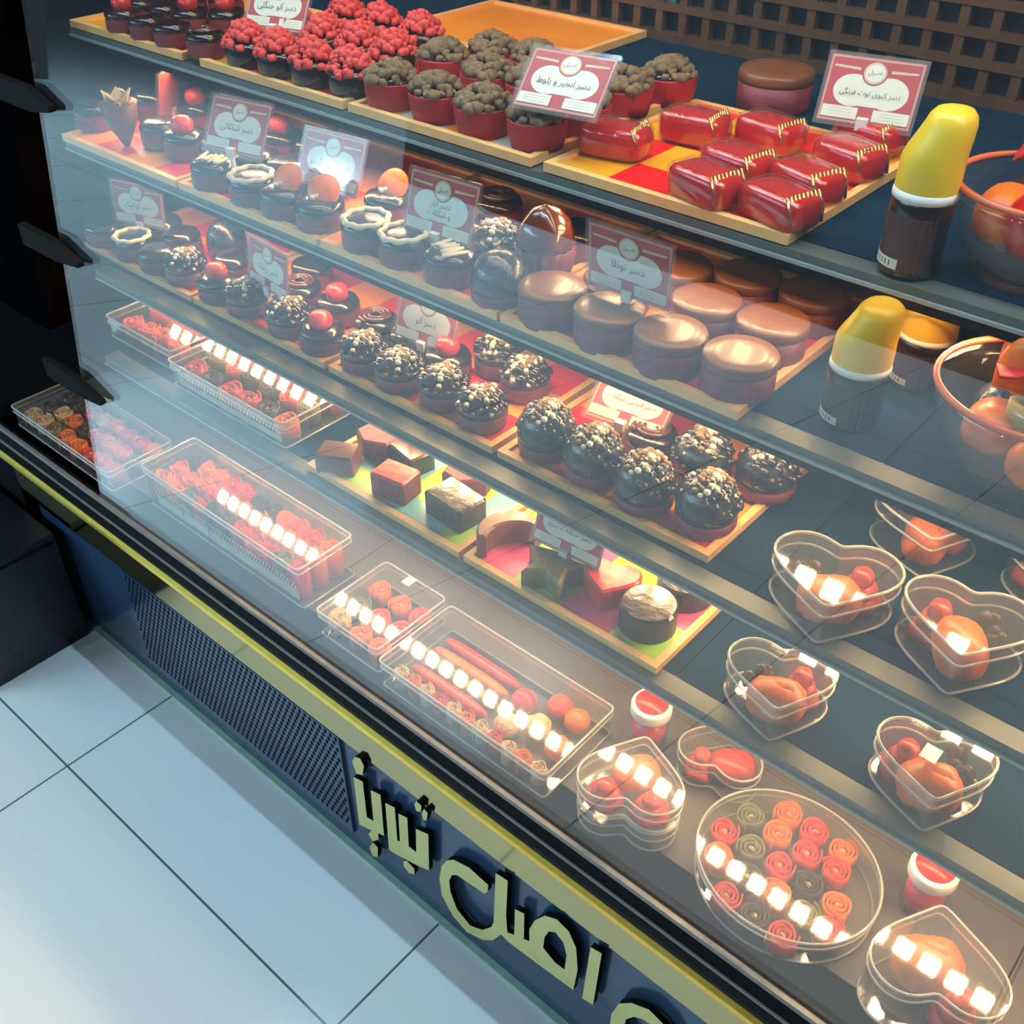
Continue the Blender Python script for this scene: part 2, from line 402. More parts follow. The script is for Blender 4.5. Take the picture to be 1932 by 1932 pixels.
HOLE = {'asil':[(-0.5077, 0.2048), (-0.5056, 0.2384), (-0.4978, 0.2624), (-0.4857, 0.2733), (-0.4709, 0.2633), (-0.4636, 0.2354), (-0.4661, 0.1922), (-0.485, 0.1908)],
        'qaf':[(-0.3542, 0.1578),(-0.3524, 0.1927),(-0.3409, 0.216),(-0.3268, 0.2286),(-0.3067, 0.2331),(-.290,.222),(-.284,.19),(-.285,.15),(-.31,.138),(-.34,.142)]}
def letters(keys, name):
    cu = bpy.data.curves.new(name, 'CURVE'); cu.dimensions = '2D'; cu.fill_mode = 'BOTH'; cu.extrude = .0045; cu.bevel_depth = 0
    for k in keys:
        for poly in [LET[k]]+([HOLE[k]] if k in HOLE else []):
            s = cu.splines.new('POLY'); s.points.add(len(poly)-1); s.use_cyclic_u = True
            for p, (a, b) in zip(s.points, poly): p.co = (a, b, 0, 1)
    tmp = bpy.data.objects.new(name, cu); col.objects.link(tmp)
    dg = bpy.context.evaluated_depsgraph_get(); dg.update()
    me = bpy.data.meshes.new_from_object(tmp.evaluated_get(dg))
    bpy.data.objects.remove(tmp)
    me.materials.clear(); me.materials.append(gold_face); me.materials.append(blk_matte)
    for v in me.vertices: v.co = Vector((v.co.x, .656-v.co.z, v.co.y))
    me.update()
    for p in me.polygons: p.material_index = 0 if abs(p.normal.y) > .9 else 1
    o = bpy.data.objects.new(name, me); col.objects.link(o); o.parent = case
    return o
letters(['dot_z','yz','dots_y1','dots_y2','tbr','dot_b','dots_t1','dots_t2'], 'sign_lettering')
letters(['asil','alef'], 'sign_lettering')
letters(['qaf'], 'sign_lettering')

# neighbouring dark cabinet at the far left
cab = thing('cabinet', 'low navy black cabinet standing against the left end of the display case', 'cabinet', (-2.2,.2,0))
MB().box(-.55,.35,.20,.44,.0,.30).build('body', navy, cab)
MB().box(.35,.356,.205,.435,.03,.28).build('door', mat('cabinet_door', (12,16,30), .3, var=.1), cab)
MB().box(.356,.362,.22,.23,.06,.24).build('handle', mat('cabinet_handle', (60,66,66), .35, .8), cab)

# ------------------------------------------------------------------ trays
TW = .293
def make_tray(board):
    def f():
        t = thing('serving_tray', None, None); h = TW/2; d = TW/2
        MB().box(-h+.006,h-.006,-d+.006,d-.006,.001,.006).build('board', board, t)
        r = MB()
        r.box(-h,h,-d,-d+.009,0,.010); r.box(-h,h,d-.009,d,0,.010); r.box(-h,-h+.009,-d+.009,d-.009,0,.010); r.box(h-.009,h,-d+.009,d-.009,0,.010)
        r.build('rim', wood, t)
        return t
    return f
CK = {'red': checker('board_red_orange', (232,22,40), (244,148,36), 4, TW),
      'grey': checker('board_grey_orange', (196,206,190), (244,148,36), 4, TW),
      'gold': checker('board_yellow_red', (240,24,24), (248,170,30), 4, TW),
      'lime': checker('board_lime_blue', (176,226,60), (128,200,206), 3, TW),
      'pink': checker('board_lime_pink', (182,230,58), (248,96,150), 4, TW)}
ORD = ['first','second','third','fourth','fifth','sixth','seventh','eighth']
SHN = {1:'top shelf', 2:'second shelf', 3:'third shelf', 4:'fourth shelf'}
TR = {}
trays = [(1,-1.500,'gold','yellow and red'),(1,-1.165,'red','red and orange'),(1,-.862,'grey','pale grey and orange'),(1,-.551,'gold','red and yellow'),
         (2,-1.404,'red','red and orange'),(2,-1.105,'red','red and orange'),(2,-.818,'red','red and orange'),(2,-.520,'red','red and orange'),
         (3,-1.435,'red','red and orange'),(3,-1.135,'red','red and orange'),(3,-.832,'red','red and orange'),(3,-.530,'red','red and orange'),
         (4,-.850,'lime','lime and pale blue'),(4,-.549,'pink','lime and pink')]
cnt = {}
for n, x, b, words in trays:
    cnt[n] = cnt.get(n, 0)+1
    k = cnt[n]-1
    y = {1:.850,2:.744,3:.748,4:.703}[n]+TW/2
    lab = f'square {words} checkered tray with wooden rim, {ORD[k]} from left on {SHN[n]}'
    spawn('tray_'+b, make_tray(CK[b]), (x,y,S[n]+.0008), 0, lab, 'tray', 'checkered trays on the shelves')

CK['plain'] = checker('board_orange', (246,140,30), (250,150,36), 2, TW)
spawn('tray_plain', make_tray(CK['plain']), (-1.09,1.262,S[1]+.0008), 0, 'small empty orange tray at the back of the top shelf behind the crumb tarts', 'tray', 'checkered trays on the shelves', (1.05,.79,1))
# ------------------------------------------------------------------ pastries
C = dict(
 redcup = mat('red_paper_cup', (170,20,22), .55, var=.15, scale=90, sss=.1),
 dark = mat('dark_chocolate', (40,20,18), .22, var=.3, scale=80, bump=.2, coat=.4),
 choc = mat('chocolate_glaze', (96,48,30), .18, var=.2, scale=50, coat=.5),
 caramel = mat('caramel_glaze', (118,72,40), .38, var=.1, scale=40, coat=.12),
 plum = mat('plum_sponge', (120,44,54), .5, var=.25, scale=90, bump=.3),
 crumb = mat('nut_crumb', (122,98,66), .7, var=.4, scale=150, bump=.5),
 pink = mat('pink_crumb', (226,76,70), .6, var=.35, scale=150, bump=.5),
 red = mat('red_jelly', (200,12,10), .12, var=.15, scale=30, coat=.6, sss=.2),
 cream = mat('cream_icing', (232,220,190), .4, var=.08, scale=60),
 orange = mat('orange_fruit', (226,112,30), .35, var=.25, scale=70, sss=.2, bump=.2),
 redfruit = mat('red_fruit_leather', (206,50,44), .3, var=.3, scale=70, sss=.2, bump=.2),
 darkfruit = mat('dark_prune', (48,34,34), .4, var=.4, scale=90, bump=.4),
 green = mat('olive_fruit', (112,110,60), .4, var=.3, scale=70, bump=.2),
 gold = mat('gold_wrapper', (214,170,96), .2, .8, var=.3, scale=120, bump=.5),
 coal = mat('blueberry_glaze', (44,44,52), .25, var=.4, scale=110, bump=.4, coat=.4),
 brown = mat('brown_leather', (110,62,36), .4, var=.25, scale=60, bump=.2),
 sesame = mat('sesame_coat', (216,186,140), .6, var=.35, scale=160, bump=.6),
)
def cup_bm(r, h, mi=0): return MB().lathe([(r*.86,0),(r*.97,h*.5),(r,h-.001),(r*.985,h+.001),(r*.93,h),(r*.90,h*.86)], 28, flute=28, fa=.012)
def bits(n, r, h0, dome, size, seed):
    rnd = random.Random(seed); b = MB()
    for i in range(n):
        a = rnd.random()*2*PI; q = r*math.sqrt(rnd.random()); z = h0+dome*(1-(q/r)**2)
        s = size*(.6+.8*rnd.random())
        b.blob((q*math.cos(a), q*math.sin(a), z), s, s*(.6+.5*rnd.random()), s*.8, 6, 4, e=.7, noise=.25, rnd=rnd)
    return b
def mk_crumb(seed):
    def f():
        t = thing('crumb_tart', None, None); r = .0335
        cup_bm(r, .031).build('paper_cup', C['redcup'], t)
        MB().lathe([(r*.9,.024),(r*.86,.033),(r*.5,.040),(0,.042)], 24).build('filling', C['dark'], t)
        bits(85, r*.92, .033, .016, .0058, seed).build('crumb_topping', C['crumb'], t)
        return t
    return f
def mk_pink():
    t = thing('crumb_tart', None, None); r = .031
    MB().lathe([(r*.9,0),(r,.012),(r,.026),(r*.9,.031),(0,.033)], 24).build('sponge_base', C['dark'], t)
    bits(130, r*.95, .028, .026, .0052, 3).build('crumb_topping', C['pink'], t)
    return t
def mk_glazed(kind):
    def f():
        t = thing('glazed_cake', None, None); r = .031
        MB().lathe([(r*.9,0),(r,.006),(r,.022),(r*.97,.027)], 26).build('sponge_base', C['plum'], t)
        MB().lathe([(r*.99,.022),(r*1.0,.029),(r*.9,.035),(r*.55,.037),(0,.037)], 26).build('glaze', C['dark'], t)
        if kind == 'orange':
            MB().lathe([(0,0),(.019,0),(.021,.003),(.019,.006),(0,.006)], 18, M=Matrix.Translation((.006,.006,.044))@Matrix.Rotation(.9,4,'X')).build('orange_slice', C['orange'], t)
            bits(6, r*.7, .036, .004, .004, 9).build('sugar_pearl', C['cream'], t)
        elif kind == 'cream':
            b = MB()
            b.tube([(r*.86*math.cos(a)*(1+.06*math.sin(9*a)), r*.86*math.sin(a)*(1+.06*math.sin(9*a)), .037) for a in [2*PI*i/48 for i in range(48)]], .0035, 6, closed=True)
            b.build('icing_ring', C['cream'], t)
        elif kind == 'drizzle':
            b = MB()
            b.tube([(-.02+.04*i/20, .016*math.sin(i*1.5), .038+.001*math.sin(i)) for i in range(21)], .0022, 6)
            b.build('icing_drizzle', C['cream'], t)
        elif kind == 'red':
            MB().blob((0,0,.044),.016,.016,.013,12,8,e=.8).build('fruit_top', C['redfruit'], t)
        elif kind == 'swirl':
            b = MB()
            b.tube([((.006+.017*i/40)*math.cos(i*.42), (.006+.017*i/40)*math.sin(i*.42), .041-.002*i/40) for i in range(41)], .003, 6)
            b.build('chocolate_swirl', C['choc'], t)
        return t
    return f
def mk_ball():
    t = thing('glazed_dome_cake', None, None); r = .032
    MB().lathe([(r*.9,0),(r,.006),(r,.016)], 26).build('sponge_base', C['plum'], t)
    MB().lathe([(r*.99,.014),(r*1.0,.024),(r*.92,.038),(r*.7,.049),(r*.35,.055),(0,.057)], 26).build('glaze', C['coal'], t)
    return t
def mk_fluted():
    t = thing('fluted_cupcake', None, None); r = .034
    MB().lathe([(r*.72,0),(r*.9,.02),(r,.042),(r*.96,.043),(r*.9,.038)], 48, flute=16, fa=.05).build('paper_cup', C['plum'], t)
    MB().lathe([(r*.92,.038),(r*.98,.05),(r*.8,.068),(r*.45,.082),(0,.088)], 24, flute=8, fa=.04).build('frosting', C['choc'], t)
    return t
def mk_disc():
    t = thing('round_fudge_cake', None, None); r = .0365
    MB().lathe([(r*.95,0),(r*.98,.004),(r*.98,.028)], 30).build('sponge_base', C['plum'], t)
    MB().lathe([(r*.98,.027),(r*1.005,.031),(r*1.0,.036),(r*.95,.0385),(r*.6,.0385),(0,.0385)], 30).build('glaze', C['caramel'], t)
    return t
def mk_sprinkle(big, seed):
    def f():
        t = thing('sprinkled_dome_cake', None, None); r = .034 if big else .032
        hb = .018 if big else .022
        MB().lathe([(r*.88,0),(r,.008),(r,hb),(r*.9,hb+.001)], 26).build('sponge_base', C['plum'], t)
        h = .062 if big else .046
        prof = [(.97,hb),(1.03,hb+.010),(.96,h*.68),(.72,h*.88),(.35,h*.975),(0,h)]
        rnd = random.Random(seed); b = MB().lathe([(r*q,z) for q,z in prof], 26)
        for i in range(70 if big else 60):      # lumpy coating
            a = rnd.random()*2*PI; q = math.sqrt(rnd.random()); z = hb+.004+(h-hb-.004)*math.sqrt(max(0,1-q*q))
            s_ = .0040+.0035*rnd.random()
            b.blob((q*r*.97*math.cos(a), q*r*.97*math.sin(a), z), s_, s_*.8, s_*.7, 7, 5, e=.8, noise=.2, rnd=rnd)
        b.build('nut_coating', C['coal'] if big else C['dark'], t)
        b = MB()
        for i in range(120 if big else 80):
            a = rnd.random()*2*PI; q = min(.97, abs(rnd.gauss(0,.5 if big else .6))); z = hb+.004+(h-hb)*math.sqrt(max(0,1-q*q))
            s_ = .0012+.0024*rnd.random()
            b.blob((q*r*math.cos(a), q*r*math.sin(a), z), s_*1.4, s_, s_, 6, 4, e=.8, noise=.15, mi=0 if rnd.random() < .4 else 1, rnd=rnd)
        b.build('nut_sprinkles', [C['cream'], C['crumb']], t)
        return t
    return f
def mk_jelly():
    t = thing('wrapped_jelly_block', None, None)
    MB().blob((0,0,.017),.038,.024,.017,20,10,e=.45).build('jelly', C['red'], t)
    b = MB()
    for s in range(9):
        b.tube([(.027+.001*s, -.020+.005*s, .008),(.034, -.020+.005*s, .020),(.026, -.020+.005*s, .036)], .0016, 5)
    b.build('wrapper_end', C['gold'], t)
    MB().blob((0,0,.0178),.0395,.0254,.0182,20,10,e=.42).build('wrapper', clr, t)
    return t
def mk_cone():
    t = thing('leaf_wrapped_cone', None, None)
    MB().lathe([(.004,0),(.020,.03),(.028,.062),(.024,.064),(0,.052)], 20).build('cone', C['brown'], t)
    b = MB()
    for k in range(5):
        a = k*1.25
        b.prism([(0,-.008),(.018,-.012),(.036,0),(.018,.012),(0,.008)], 0, .002, M=Matrix.Translation((0,0,.05))@Matrix.Rotation(a,4,'Z')@Matrix.Rotation(-.9,4,'Y'))
    b.build('leaves', C['sesame'], t)
    return t
def poly_star(r, q, n=5): return [((r if i%2==0 else q)*math.cos(PI/2+PI*i/n), (r if i%2==0 else q)*math.sin(PI/2+PI*i/n)) for i in range(2*n)]
def mk_shape(poly, h, m, name, topm=None):
    def f():
        t = thing(name, None, None); b = MB(); ii = offset(poly if sum(poly[i][0]*poly[(i+1)%len(poly)][1]-poly[(i+1)%len(poly)][0]*poly[i][1] for i in range(len(poly))) > 0 else poly[::-1], .003)
        pp = poly if sum(poly[i][0]*poly[(i+1)%len(poly)][1]-poly[(i+1)%len(poly)][0]*poly[i][1] for i in range(len(poly))) > 0 else poly[::-1]
        n = len(pp)
        vs = [(x,y,0) for x,y in pp]+[(x,y,h-.003) for x,y in pp]
        b.add(vs, [tuple(reversed(range(n)))]+[(i,(i+1)%n,n+(i+1)%n,n+i) for i in range(n)])
        b.build('filling', m, t)
        g = MB(); vs = [(x,y,h-.003) for x,y in pp]+[(x,y,h) for x,y in ii]
        g.add(vs, [(i,(i+1)%n,n+(i+1)%n,n+i) for i in range(n)]+[tuple(range(n,2*n))])
        g.build('glaze', topm or m, t)
        return t
    return f
MAK = {
 'glz': (mk_glazed('plain'), 'dark glossy glazed cake', 'cake'), 'glo': (mk_glazed('orange'), 'dark glazed cake with orange slice', 'cake'),
 'glc': (mk_glazed('cream'), 'dark glazed cake with cream rim', 'cake'), 'gld': (mk_glazed('drizzle'), 'dark cake with cream drizzle', 'cake'),
 'glr': (mk_glazed('red'), 'dark cake with red fruit top', 'cake'), 'gls': (mk_glazed('swirl'), 'dark cake with chocolate swirl', 'cake'),
 'cr1': (mk_crumb(1), 'red cup tart with nut crumbs', 'cake'), 'cr2': (mk_crumb(2), 'red cup tart with nut crumbs', 'cake'),
 'pnk': (mk_pink, 'dark cake piled with pink crumbs', 'cake'), 'bal': (mk_ball, 'dark smooth glossy dome cake', 'cake'),
 'flu': (mk_fluted, 'tall fluted brown cupcake', 'cake'), 'dsc': (mk_disc, 'round brown cake with caramel top', 'cake'),
 'spb': (mk_sprinkle(True,4), 'dark sprinkled dome cake', 'cake'), 'sps': (mk_sprinkle(False,5), 'small dark nut-topped cake', 'cake'),
 'jel': (mk_jelly, 'red jelly block in clear wrap', 'sweet'), 'con': (mk_cone, 'leaf wrapped cone sweet', 'sweet'),
}
# kind, place on its tray, turn ; rows front to back, left to right
ITEMS = {
 (1,0): [[('glr',(-1.5292,0.8546)),('glz',(-1.4669,0.8554)),('glz',(-1.4051,0.8618)),('gls',(-1.3258,0.8558))],[('glr',(-1.5636,0.9154)),('glz',(-1.5074,0.9201)),('glr',(-1.4554,0.9309)),('glr',(-1.4191,0.9539))],[('glz',(-1.5899,0.9756)),('glr',(-1.5402,0.9903)),('glz',(-1.5088,1.0174))]],
 (1,1): [[('pnk',(-1.2468,0.8714)),('pnk',(-1.1763,0.8706)),('pnk',(-1.1084,0.8708)),('pnk',(-1.0400,0.8743))],[('pnk',(-1.2643,0.9670)),('pnk',(-1.1912,0.9625)),('pnk',(-1.1288,0.9664)),('pnk',(-1.0596,0.9649))],[('pnk',(-1.2536,1.0560)),('pnk',(-1.1844,1.0594)),('pnk',(-1.1046,1.0595))]],
 (1,2): [[('cr1',(-0.9689,0.8890)),('cr2',(-0.8923,0.8889)),('cr1',(-0.8183,0.8881)),('cr2',(-0.7421,0.8931))],[('cr2',(-0.9915,1.0031)),('cr1',(-0.8990,0.9844)),('cr2',(-0.8316,0.9909)),('cr1',(-0.7346,0.9631))],[('cr1',(-0.9638,1.0665)),('cr2',(-0.8963,1.0727)),('cr1',(-0.7382,1.0495))],[('cr2',(-0.7249,1.1234))]],
 (1,3): [[('jel',(-0.5140,0.8738),-.25),('jel',(-0.4326,0.8804),-.3)],[('jel',(-0.6593,0.9260),.2),('jel',(-0.5188,0.9448),-.2),('jel',(-0.4426,0.9488),-.35)],[('jel',(-0.6185,1.0184),.1),('jel',(-0.5433,1.0530),-.2),('jel',(-0.4413,1.0364),-.3)],[('jel',(-0.4574,1.1182),-.2)]],
 (2,0): [[('glz',(-1.5470,0.8012)),('con',(-1.4328,0.7907)),('glz',(-1.4023,0.8174)),('glr',(-1.3382,0.8187))],[('glz',(-1.6052,0.8843)),('glz',(-1.5275,0.8938)),('glr',(-1.4431,0.8980))],[('gls',(-1.5844,0.9704))]],
 (2,1): [[('gld',(-1.1834,0.7621)),('glc',(-1.1189,0.7639)),('glo',(-1.0552,0.7698)),('glo',(-0.9988,0.7803))],[('glo',(-1.2556,0.8270)),('glz',(-1.1914,0.8279)),('glz',(-1.1337,0.8410)),('gls',(-1.0692,0.8461))],[('glr',(-1.2280,0.9084)),('glz',(-1.1638,0.9179))]],
 (2,2): [[('glc',(-0.8998,0.7686)),('glc',(-0.8371,0.7717)),('gld',(-0.7677,0.7739)),('bal',(-0.6880,0.7578))],[('glo',(-0.9432,0.8464)),('gls',(-0.8148,0.8506)),('sps',(-0.7591,0.8433)),('flu',(-0.6945,0.8443))],[('gls',(-0.8310,0.9259)),('glz',(-0.7020,0.9203))]],
 (2,3): [[('dsc',(-0.6110,0.7761)),('dsc',(-0.5436,0.7707)),('dsc',(-0.4804,0.7769)),('dsc',(-0.4146,0.7828))],[('dsc',(-0.5851,0.8307)),('dsc',(-0.4795,0.8592)),('dsc',(-0.4174,0.8628))],[('dsc',(-0.5444,0.9096)),('dsc',(-0.4834,0.9356)),('dsc',(-0.4203,0.9449))]],
 (3,0): [[('glz',(-1.5611,0.7693)),('glc',(-1.4760,0.7776)),('glz',(-1.4027,0.7735)),('sps',(-1.3402,0.7803))],[('gls',(-1.5657,0.8165)),('glz',(-1.4958,0.8260)),('glz',(-1.4318,0.8375))],[('bal',(-1.3705,0.8799))]],
 (3,1): [[('glr',(-1.2384,0.7718)),('sps',(-1.1612,0.7680)),('sps',(-1.0932,0.7723)),('glr',(-1.0214,0.7744))],[('glz',(-1.2971,0.8350)),('glr',(-1.2136,0.8303)),('gls',(-1.1422,0.8418)),('glr',(-1.0661,0.8464))],[('glz',(-1.1877,0.9005))]],
 (3,2): [[('sps',(-0.9377,0.7861)),('sps',(-0.8701,0.7868)),('sps',(-0.8015,0.7878)),('sps',(-0.7320,0.7831))],[('gls',(-0.9745,0.8429)),('gls',(-0.9262,0.8415)),('glr',(-0.8403,0.8449)),('sps',(-0.7441,0.8718))],[('sps',(-0.8106,0.8744))]],
 (3,3): [[('spb',(-0.6307,0.7891)),('spb',(-0.5621,0.7861)),('spb',(-0.4906,0.7803)),('spb',(-0.4215,0.7940))],[('gls',(-0.5427,0.8511)),('spb',(-0.4988,0.8607)),('spb',(-0.4195,0.8829))]],
}
SC = {(1,0):.88,(1,1):1.0}
# keep neighbours from cutting into each other: push close pairs apart on their shelf
PEGS = {1:[(-1.268,.946)], 2:[(-1.166,.779),(-1.015,.806),(-.804,.788),(-1.46,.885)], 3:[(-1.499,.810),(-1.146,.788),(-.880,.828),(-.571,.845)], 4:[]}
POS = {}
for n in (1,2,3):
    L = []
    for (m, k), rows in ITEMS.items():
        if m != n: continue
        for ri, row in enumerate(rows):
            for ci, it in enumerate(row):
                x, y = it[1]
                if (n, k) in ((1,0),(1,1)): y += .014
                rad = {'jel':.031,'dsc':.0372,'spb':.0365,'sps':.0345,'pnk':.033,'cr1':.0345,'cr2':.0345,'flu':.035,'bal':.0325,'con':.022}.get(it[0], .0322)*SC.get((n,k),1)
                L.append([x, y, rad, (n,k,ri,ci), False])
    for px_, py_ in PEGS[n]: L.append([px_, py_, .006, None, True])
    for _ in range(80):
        for i in range(len(L)):
            for j in range(i+1, len(L)):
                A, B = L[i], L[j]
                dx, dy = B[0]-A[0], B[1]-A[1]; d = math.hypot(dx, dy) or 1e-6; q = A[2]+B[2]-d
                if q > 0 and not (A[4] and B[4]):
                    ux, uy = dx/d, dy/d
                    wa = 0 if A[4] else (1 if B[4] else .5)
                    A[0] -= ux*q*wa; A[1] -= uy*q*wa; B[0] += ux*q*(1-wa); B[1] += uy*q*(1-wa)
        for A in L:
            if not A[4]: A[1] = max(A[1], {1:.850,2:.744,3:.748}[n]+A[2]*.9)
    for A in L:
        if A[3]: POS[A[3]] = (A[0], A[1])
for (n, k), rows in ITEMS.items():
    for ri, row in enumerate(rows):
        for ci, it in enumerate(row):
            kind, (x, y) = it[0], POS[(n,k,ri,ci)]
            rz = it[2] if len(it) > 2 else random.uniform(-.6,.6)
            mk, desc, cat = MAK[kind]
            rw = 'front row' if ri == 0 else ['','second row','third row','back row'][ri]
            pos = 'alone in' if len(row) == 1 else ORD[ci]+' from left in'
            lab = f'{desc}, {pos} {rw}, {SHN[n]} {ORD[k]} tray'
            s = SC.get((n,k),1.0)
            spawn('p_'+kind, mk, (x,y,S[n]+.0072), rz, lab, cat, 'petit fours on the checkered trays', (s,s,s))
# shaped sweets on the fourth shelf
hx = [(.036*math.cos(i*PI/3+.3),.030*math.sin(i*PI/3+.3)) for i in range(6)]
bx = rrect(-.028,.028,-.021,.021,.004,2)
moon = [(.042*math.cos(a),.042*math.sin(a)) for a in [PI*.5+PI*i/14 for i in range(15)]]+[(.010+.036*math.cos(a)*.7,.033*math.sin(a)) for a in [PI*1.5-PI*i/12 for i in range(1,12)]]
rd = [(.034*math.cos(2*PI*i/28),.034*math.sin(2*PI*i/28)) for i in range(28)]
SW = [
 ('brown_bar', bx, .030, 'brown','choc', (-0.9595,0.7316), .5, 'brown square-cut leather bar at the left corner of the lime and blue tray'),
 ('hexagon_sweet', hx, .030, 'plum','plum', (-0.9465,0.7983), .2, 'dark red hexagonal sweet in the middle of the lime and blue tray'),
 ('chocolate_bar', bx, .030, 'dark','choc', (-0.8860,0.8023), -.2, 'chocolate bar with gold edge behind the red block, lime and blue tray'),
 ('red_bar', bx, .036, 'plum','redfruit', (-0.8562,0.7428), .15, 'dull red block sweet at the front of the lime and blue tray'),
 ('hexagon_sweet', hx, .028, 'plum','plum', (-0.7925,0.8173), .6, 'plum coloured hexagonal sweet at the right back of the lime tray'),
 ('chocolate_bar', [(p[0]*1.25,p[1]*1.2) for p in bx], .034, 'darkfruit','dark', (-0.7620,0.7600), -.1, 'large dark bar at the front corner of the lime and blue tray'),
 ('crescent_sweet', moon, .034, 'brown','caramel', (-0.6599,0.7513), -.55, 'brown crescent shaped sweet at the left of the lime and pink tray'),
 ('star_sweet', poly_star(.044,.022), .030, 'green','green', (-0.5850,0.7472), .2, 'olive star shaped sweet beside the crescent on the lime and pink tray'),
 ('heart_sweet', heart(.075), .032, 'redfruit','redfruit', (-0.5166,0.7687), .3, 'red heart shaped sweet on the lime and pink tray'),
 ('round_sweet', rd, .034, 'darkfruit','dark', (-0.4527,0.7570), 0, 'dark round sweet at the front right of the lime and pink tray'),
 ('round_sweet', rd, .030, 'darkfruit','coal', (-0.4486,0.8279), 0, 'grey brown round sweet at the back right of the lime and pink tray'),
]
for nm, poly, h, m1, m2, (x,y), rz, lab in SW:
    t = mk_shape(poly, h, C[m1], nm, C[m2])(); t.location = (x,y,S[4]+.0072); t.rotation_euler = (0,0,rz)
    tag(t, lab, 'sweet', 'shaped sweets on the fourth shelf')

# ------------------------------------------------------------------ Persian price cards
FORM = {}
def reg(ch, base, joins): FORM[ch] = (base, joins)
for ch, b, j in (('ا',0xFE8D,0),('آ',0xFE81,0),('ب',0xFE8F,1),('ت',0xFE95,1),('ج',0xFE9D,1),('د',0xFEA9,0),('ر',0xFEAD,0),('ز',0xFEAF,0),('س',0xFEB1,1),('ش',0xFEB5,1),('ص',0xFEB9,1),('ف',0xFED1,1),('ق',0xFED5,1),('ل',0xFEDD,1),('م',0xFEE1,1),('ن',0xFEE5,1),('ه',0xFEE9,1),('و',0xFEED,0),('خ',0xFEA5,1),('چ',0xFB7A,1),('پ',0xFB56,1),('ک',0xFB8E,1),('گ',0xFB92,1),('ی',0xFBFC,1)): reg(ch,b,j)
def shape(s):
    out = []
    for i, ch in enumerate(s):
        if ch not in FORM: out.append(ch); continue
        b, j = FORM[ch]
        prev = i > 0 and s[i-1] in FORM and FORM[s[i-1]][1]
        nxt = j and i+1 < len(s) and s[i+1] in FORM
        k = (3 if nxt else 1) if prev else (2 if nxt else 0)
        out.append(chr(b+k))
    return ''.join(out[::-1])
TXT = {}
def text_mesh(s):
    """shaped text as flat triangles, centred, one unit high"""
    if s in TXT: return TXT[s]
    cu = bpy.data.curves.new('t','FONT'); cu.body = shape(s); cu.resolution_u = 2
    o = bpy.data.objects.new('t',cu); col.objects.link(o)
    dg = bpy.context.evaluated_depsgraph_get(); dg.update()
    me = bpy.data.meshes.new_from_object(o.evaluated_get(dg))
    vs = [v.co.copy() for v in me.vertices]; fs = [tuple(p.vertices) for p in me.polygons]
    bpy.data.objects.remove(o)
    if vs:
        x0 = min(v.x for v in vs); x1 = max(v.x for v in vs); ym = (min(v.y for v in vs)+max(v.y for v in vs))/2
        vs = [((v.x-(x0+x1)/2), v.y-ym) for v in vs]; w = x1-x0
    else: w = 1
    TXT[s] = (vs, fs, w)
    return TXT[s]
CW, CH = .105, .074
def ell(cx, cy, rx, ry, n=28): return [(cx+rx*math.cos(2*PI*i/n), cy+ry*math.sin(2*PI*i/n)) for i in range(n)]
def card(p, lines, label):
    x, y, zb, lean, yaw = p
    # card plane: local X to the right, local Y up the card, local Z towards the viewer
    t = thing('price_card', label, 'price card', (x,y,zb), 0, 'price cards among the sweets')
    t.rotation_euler = Matrix.Rotation(yaw,3,'Z').to_4x4().to_euler()
    M = Matrix.Rotation(-lean,4,'X') @ Matrix(((1,0,0,0),(0,0,-1,0),(0,1,0,0),(0,0,0,1)))
    w, h = CW/2, CH
    b = MB(); T = .0002
    b.box(-w+.003,w-.003,.003,h-.003,-.0004,.0,0,M)
    def flat(poly, k, mi): b.prism(poly, k*T, k*T+T*.8, mi, M)
    flat([(-w+.004,.004),(w-.004,.004),(w-.004,h-.004),(-w+.004,h-.004)], 0, 4)
    flat([(-w+.006,.006),(w-.006,.006),(w-.006,h-.006),(-w+.006,h-.006)], 1, 0)
    # cloud panel: two lobes and a band
    flat(ell(-.019,.0365,.0205,.0165), 2, 1); flat(ell(.019,.0365,.0205,.0165), 2, 1)
    flat([(-.022,.0215),(.022,.0215),(.024,.049),(-.024,.049)], 3, 1)
    # emblem
    flat(ell(0,.0555,.0135,.0125), 4, 0); flat(ell(0,.0555,.0120,.0110), 5, 3); flat(ell(0,.0555,.0100,.0090), 6, 1)
    # scroll flourishes beside the emblem
    for s in (-1,1):
        flat([(s*.016,.060),(s*.044,.0605),(s*.044,.0585),(s*.016,.057)], 2, 3)
    # two price boxes and their rules
    for s in (-1,1):
        xa, xb = sorted((s*.008, s*.046))
        flat([(xa,.0075),(xb,.0075),(xb,.0195),(xa,.0195)], 4, 1)
        for q in range(3): flat([(xa+.006,.0102+q*.003),(xb-.006,.0102+q*.003),(xb-.006,.0108+q*.003),(xa+.006,.0108+q*.003)], 5, 3)
    def txt(s, cx, cy, hgt, maxw):
        vs, fs, wd = text_mesh(s)
        k = min(hgt, maxw/max(wd,.01))
        b.add([(cx+vx*k, cy+vy*k, 7.6*T) for vx, vy in vs], fs, 2, False, M)
    txt('اصیل', 0, .0555, .0075, .014)
    if len(lines) == 1: txt(lines[0], 0, .0345, .0115, .064)
    else:
        txt(lines[0], 0, .0395, .0095, .05); txt(lines[1], 0, .0295, .0095, .05)
    b.build('printed_card', [cardred, cardwhite, cardink, cardtan, cardbord], t)
    MB().box(-w,w,-.001,h,.0018,.0026,0,M).box(-w,w,-.001,h,-.0016,-.0010,0,M).build('clear_sleeve', sleeve, t)
    return t
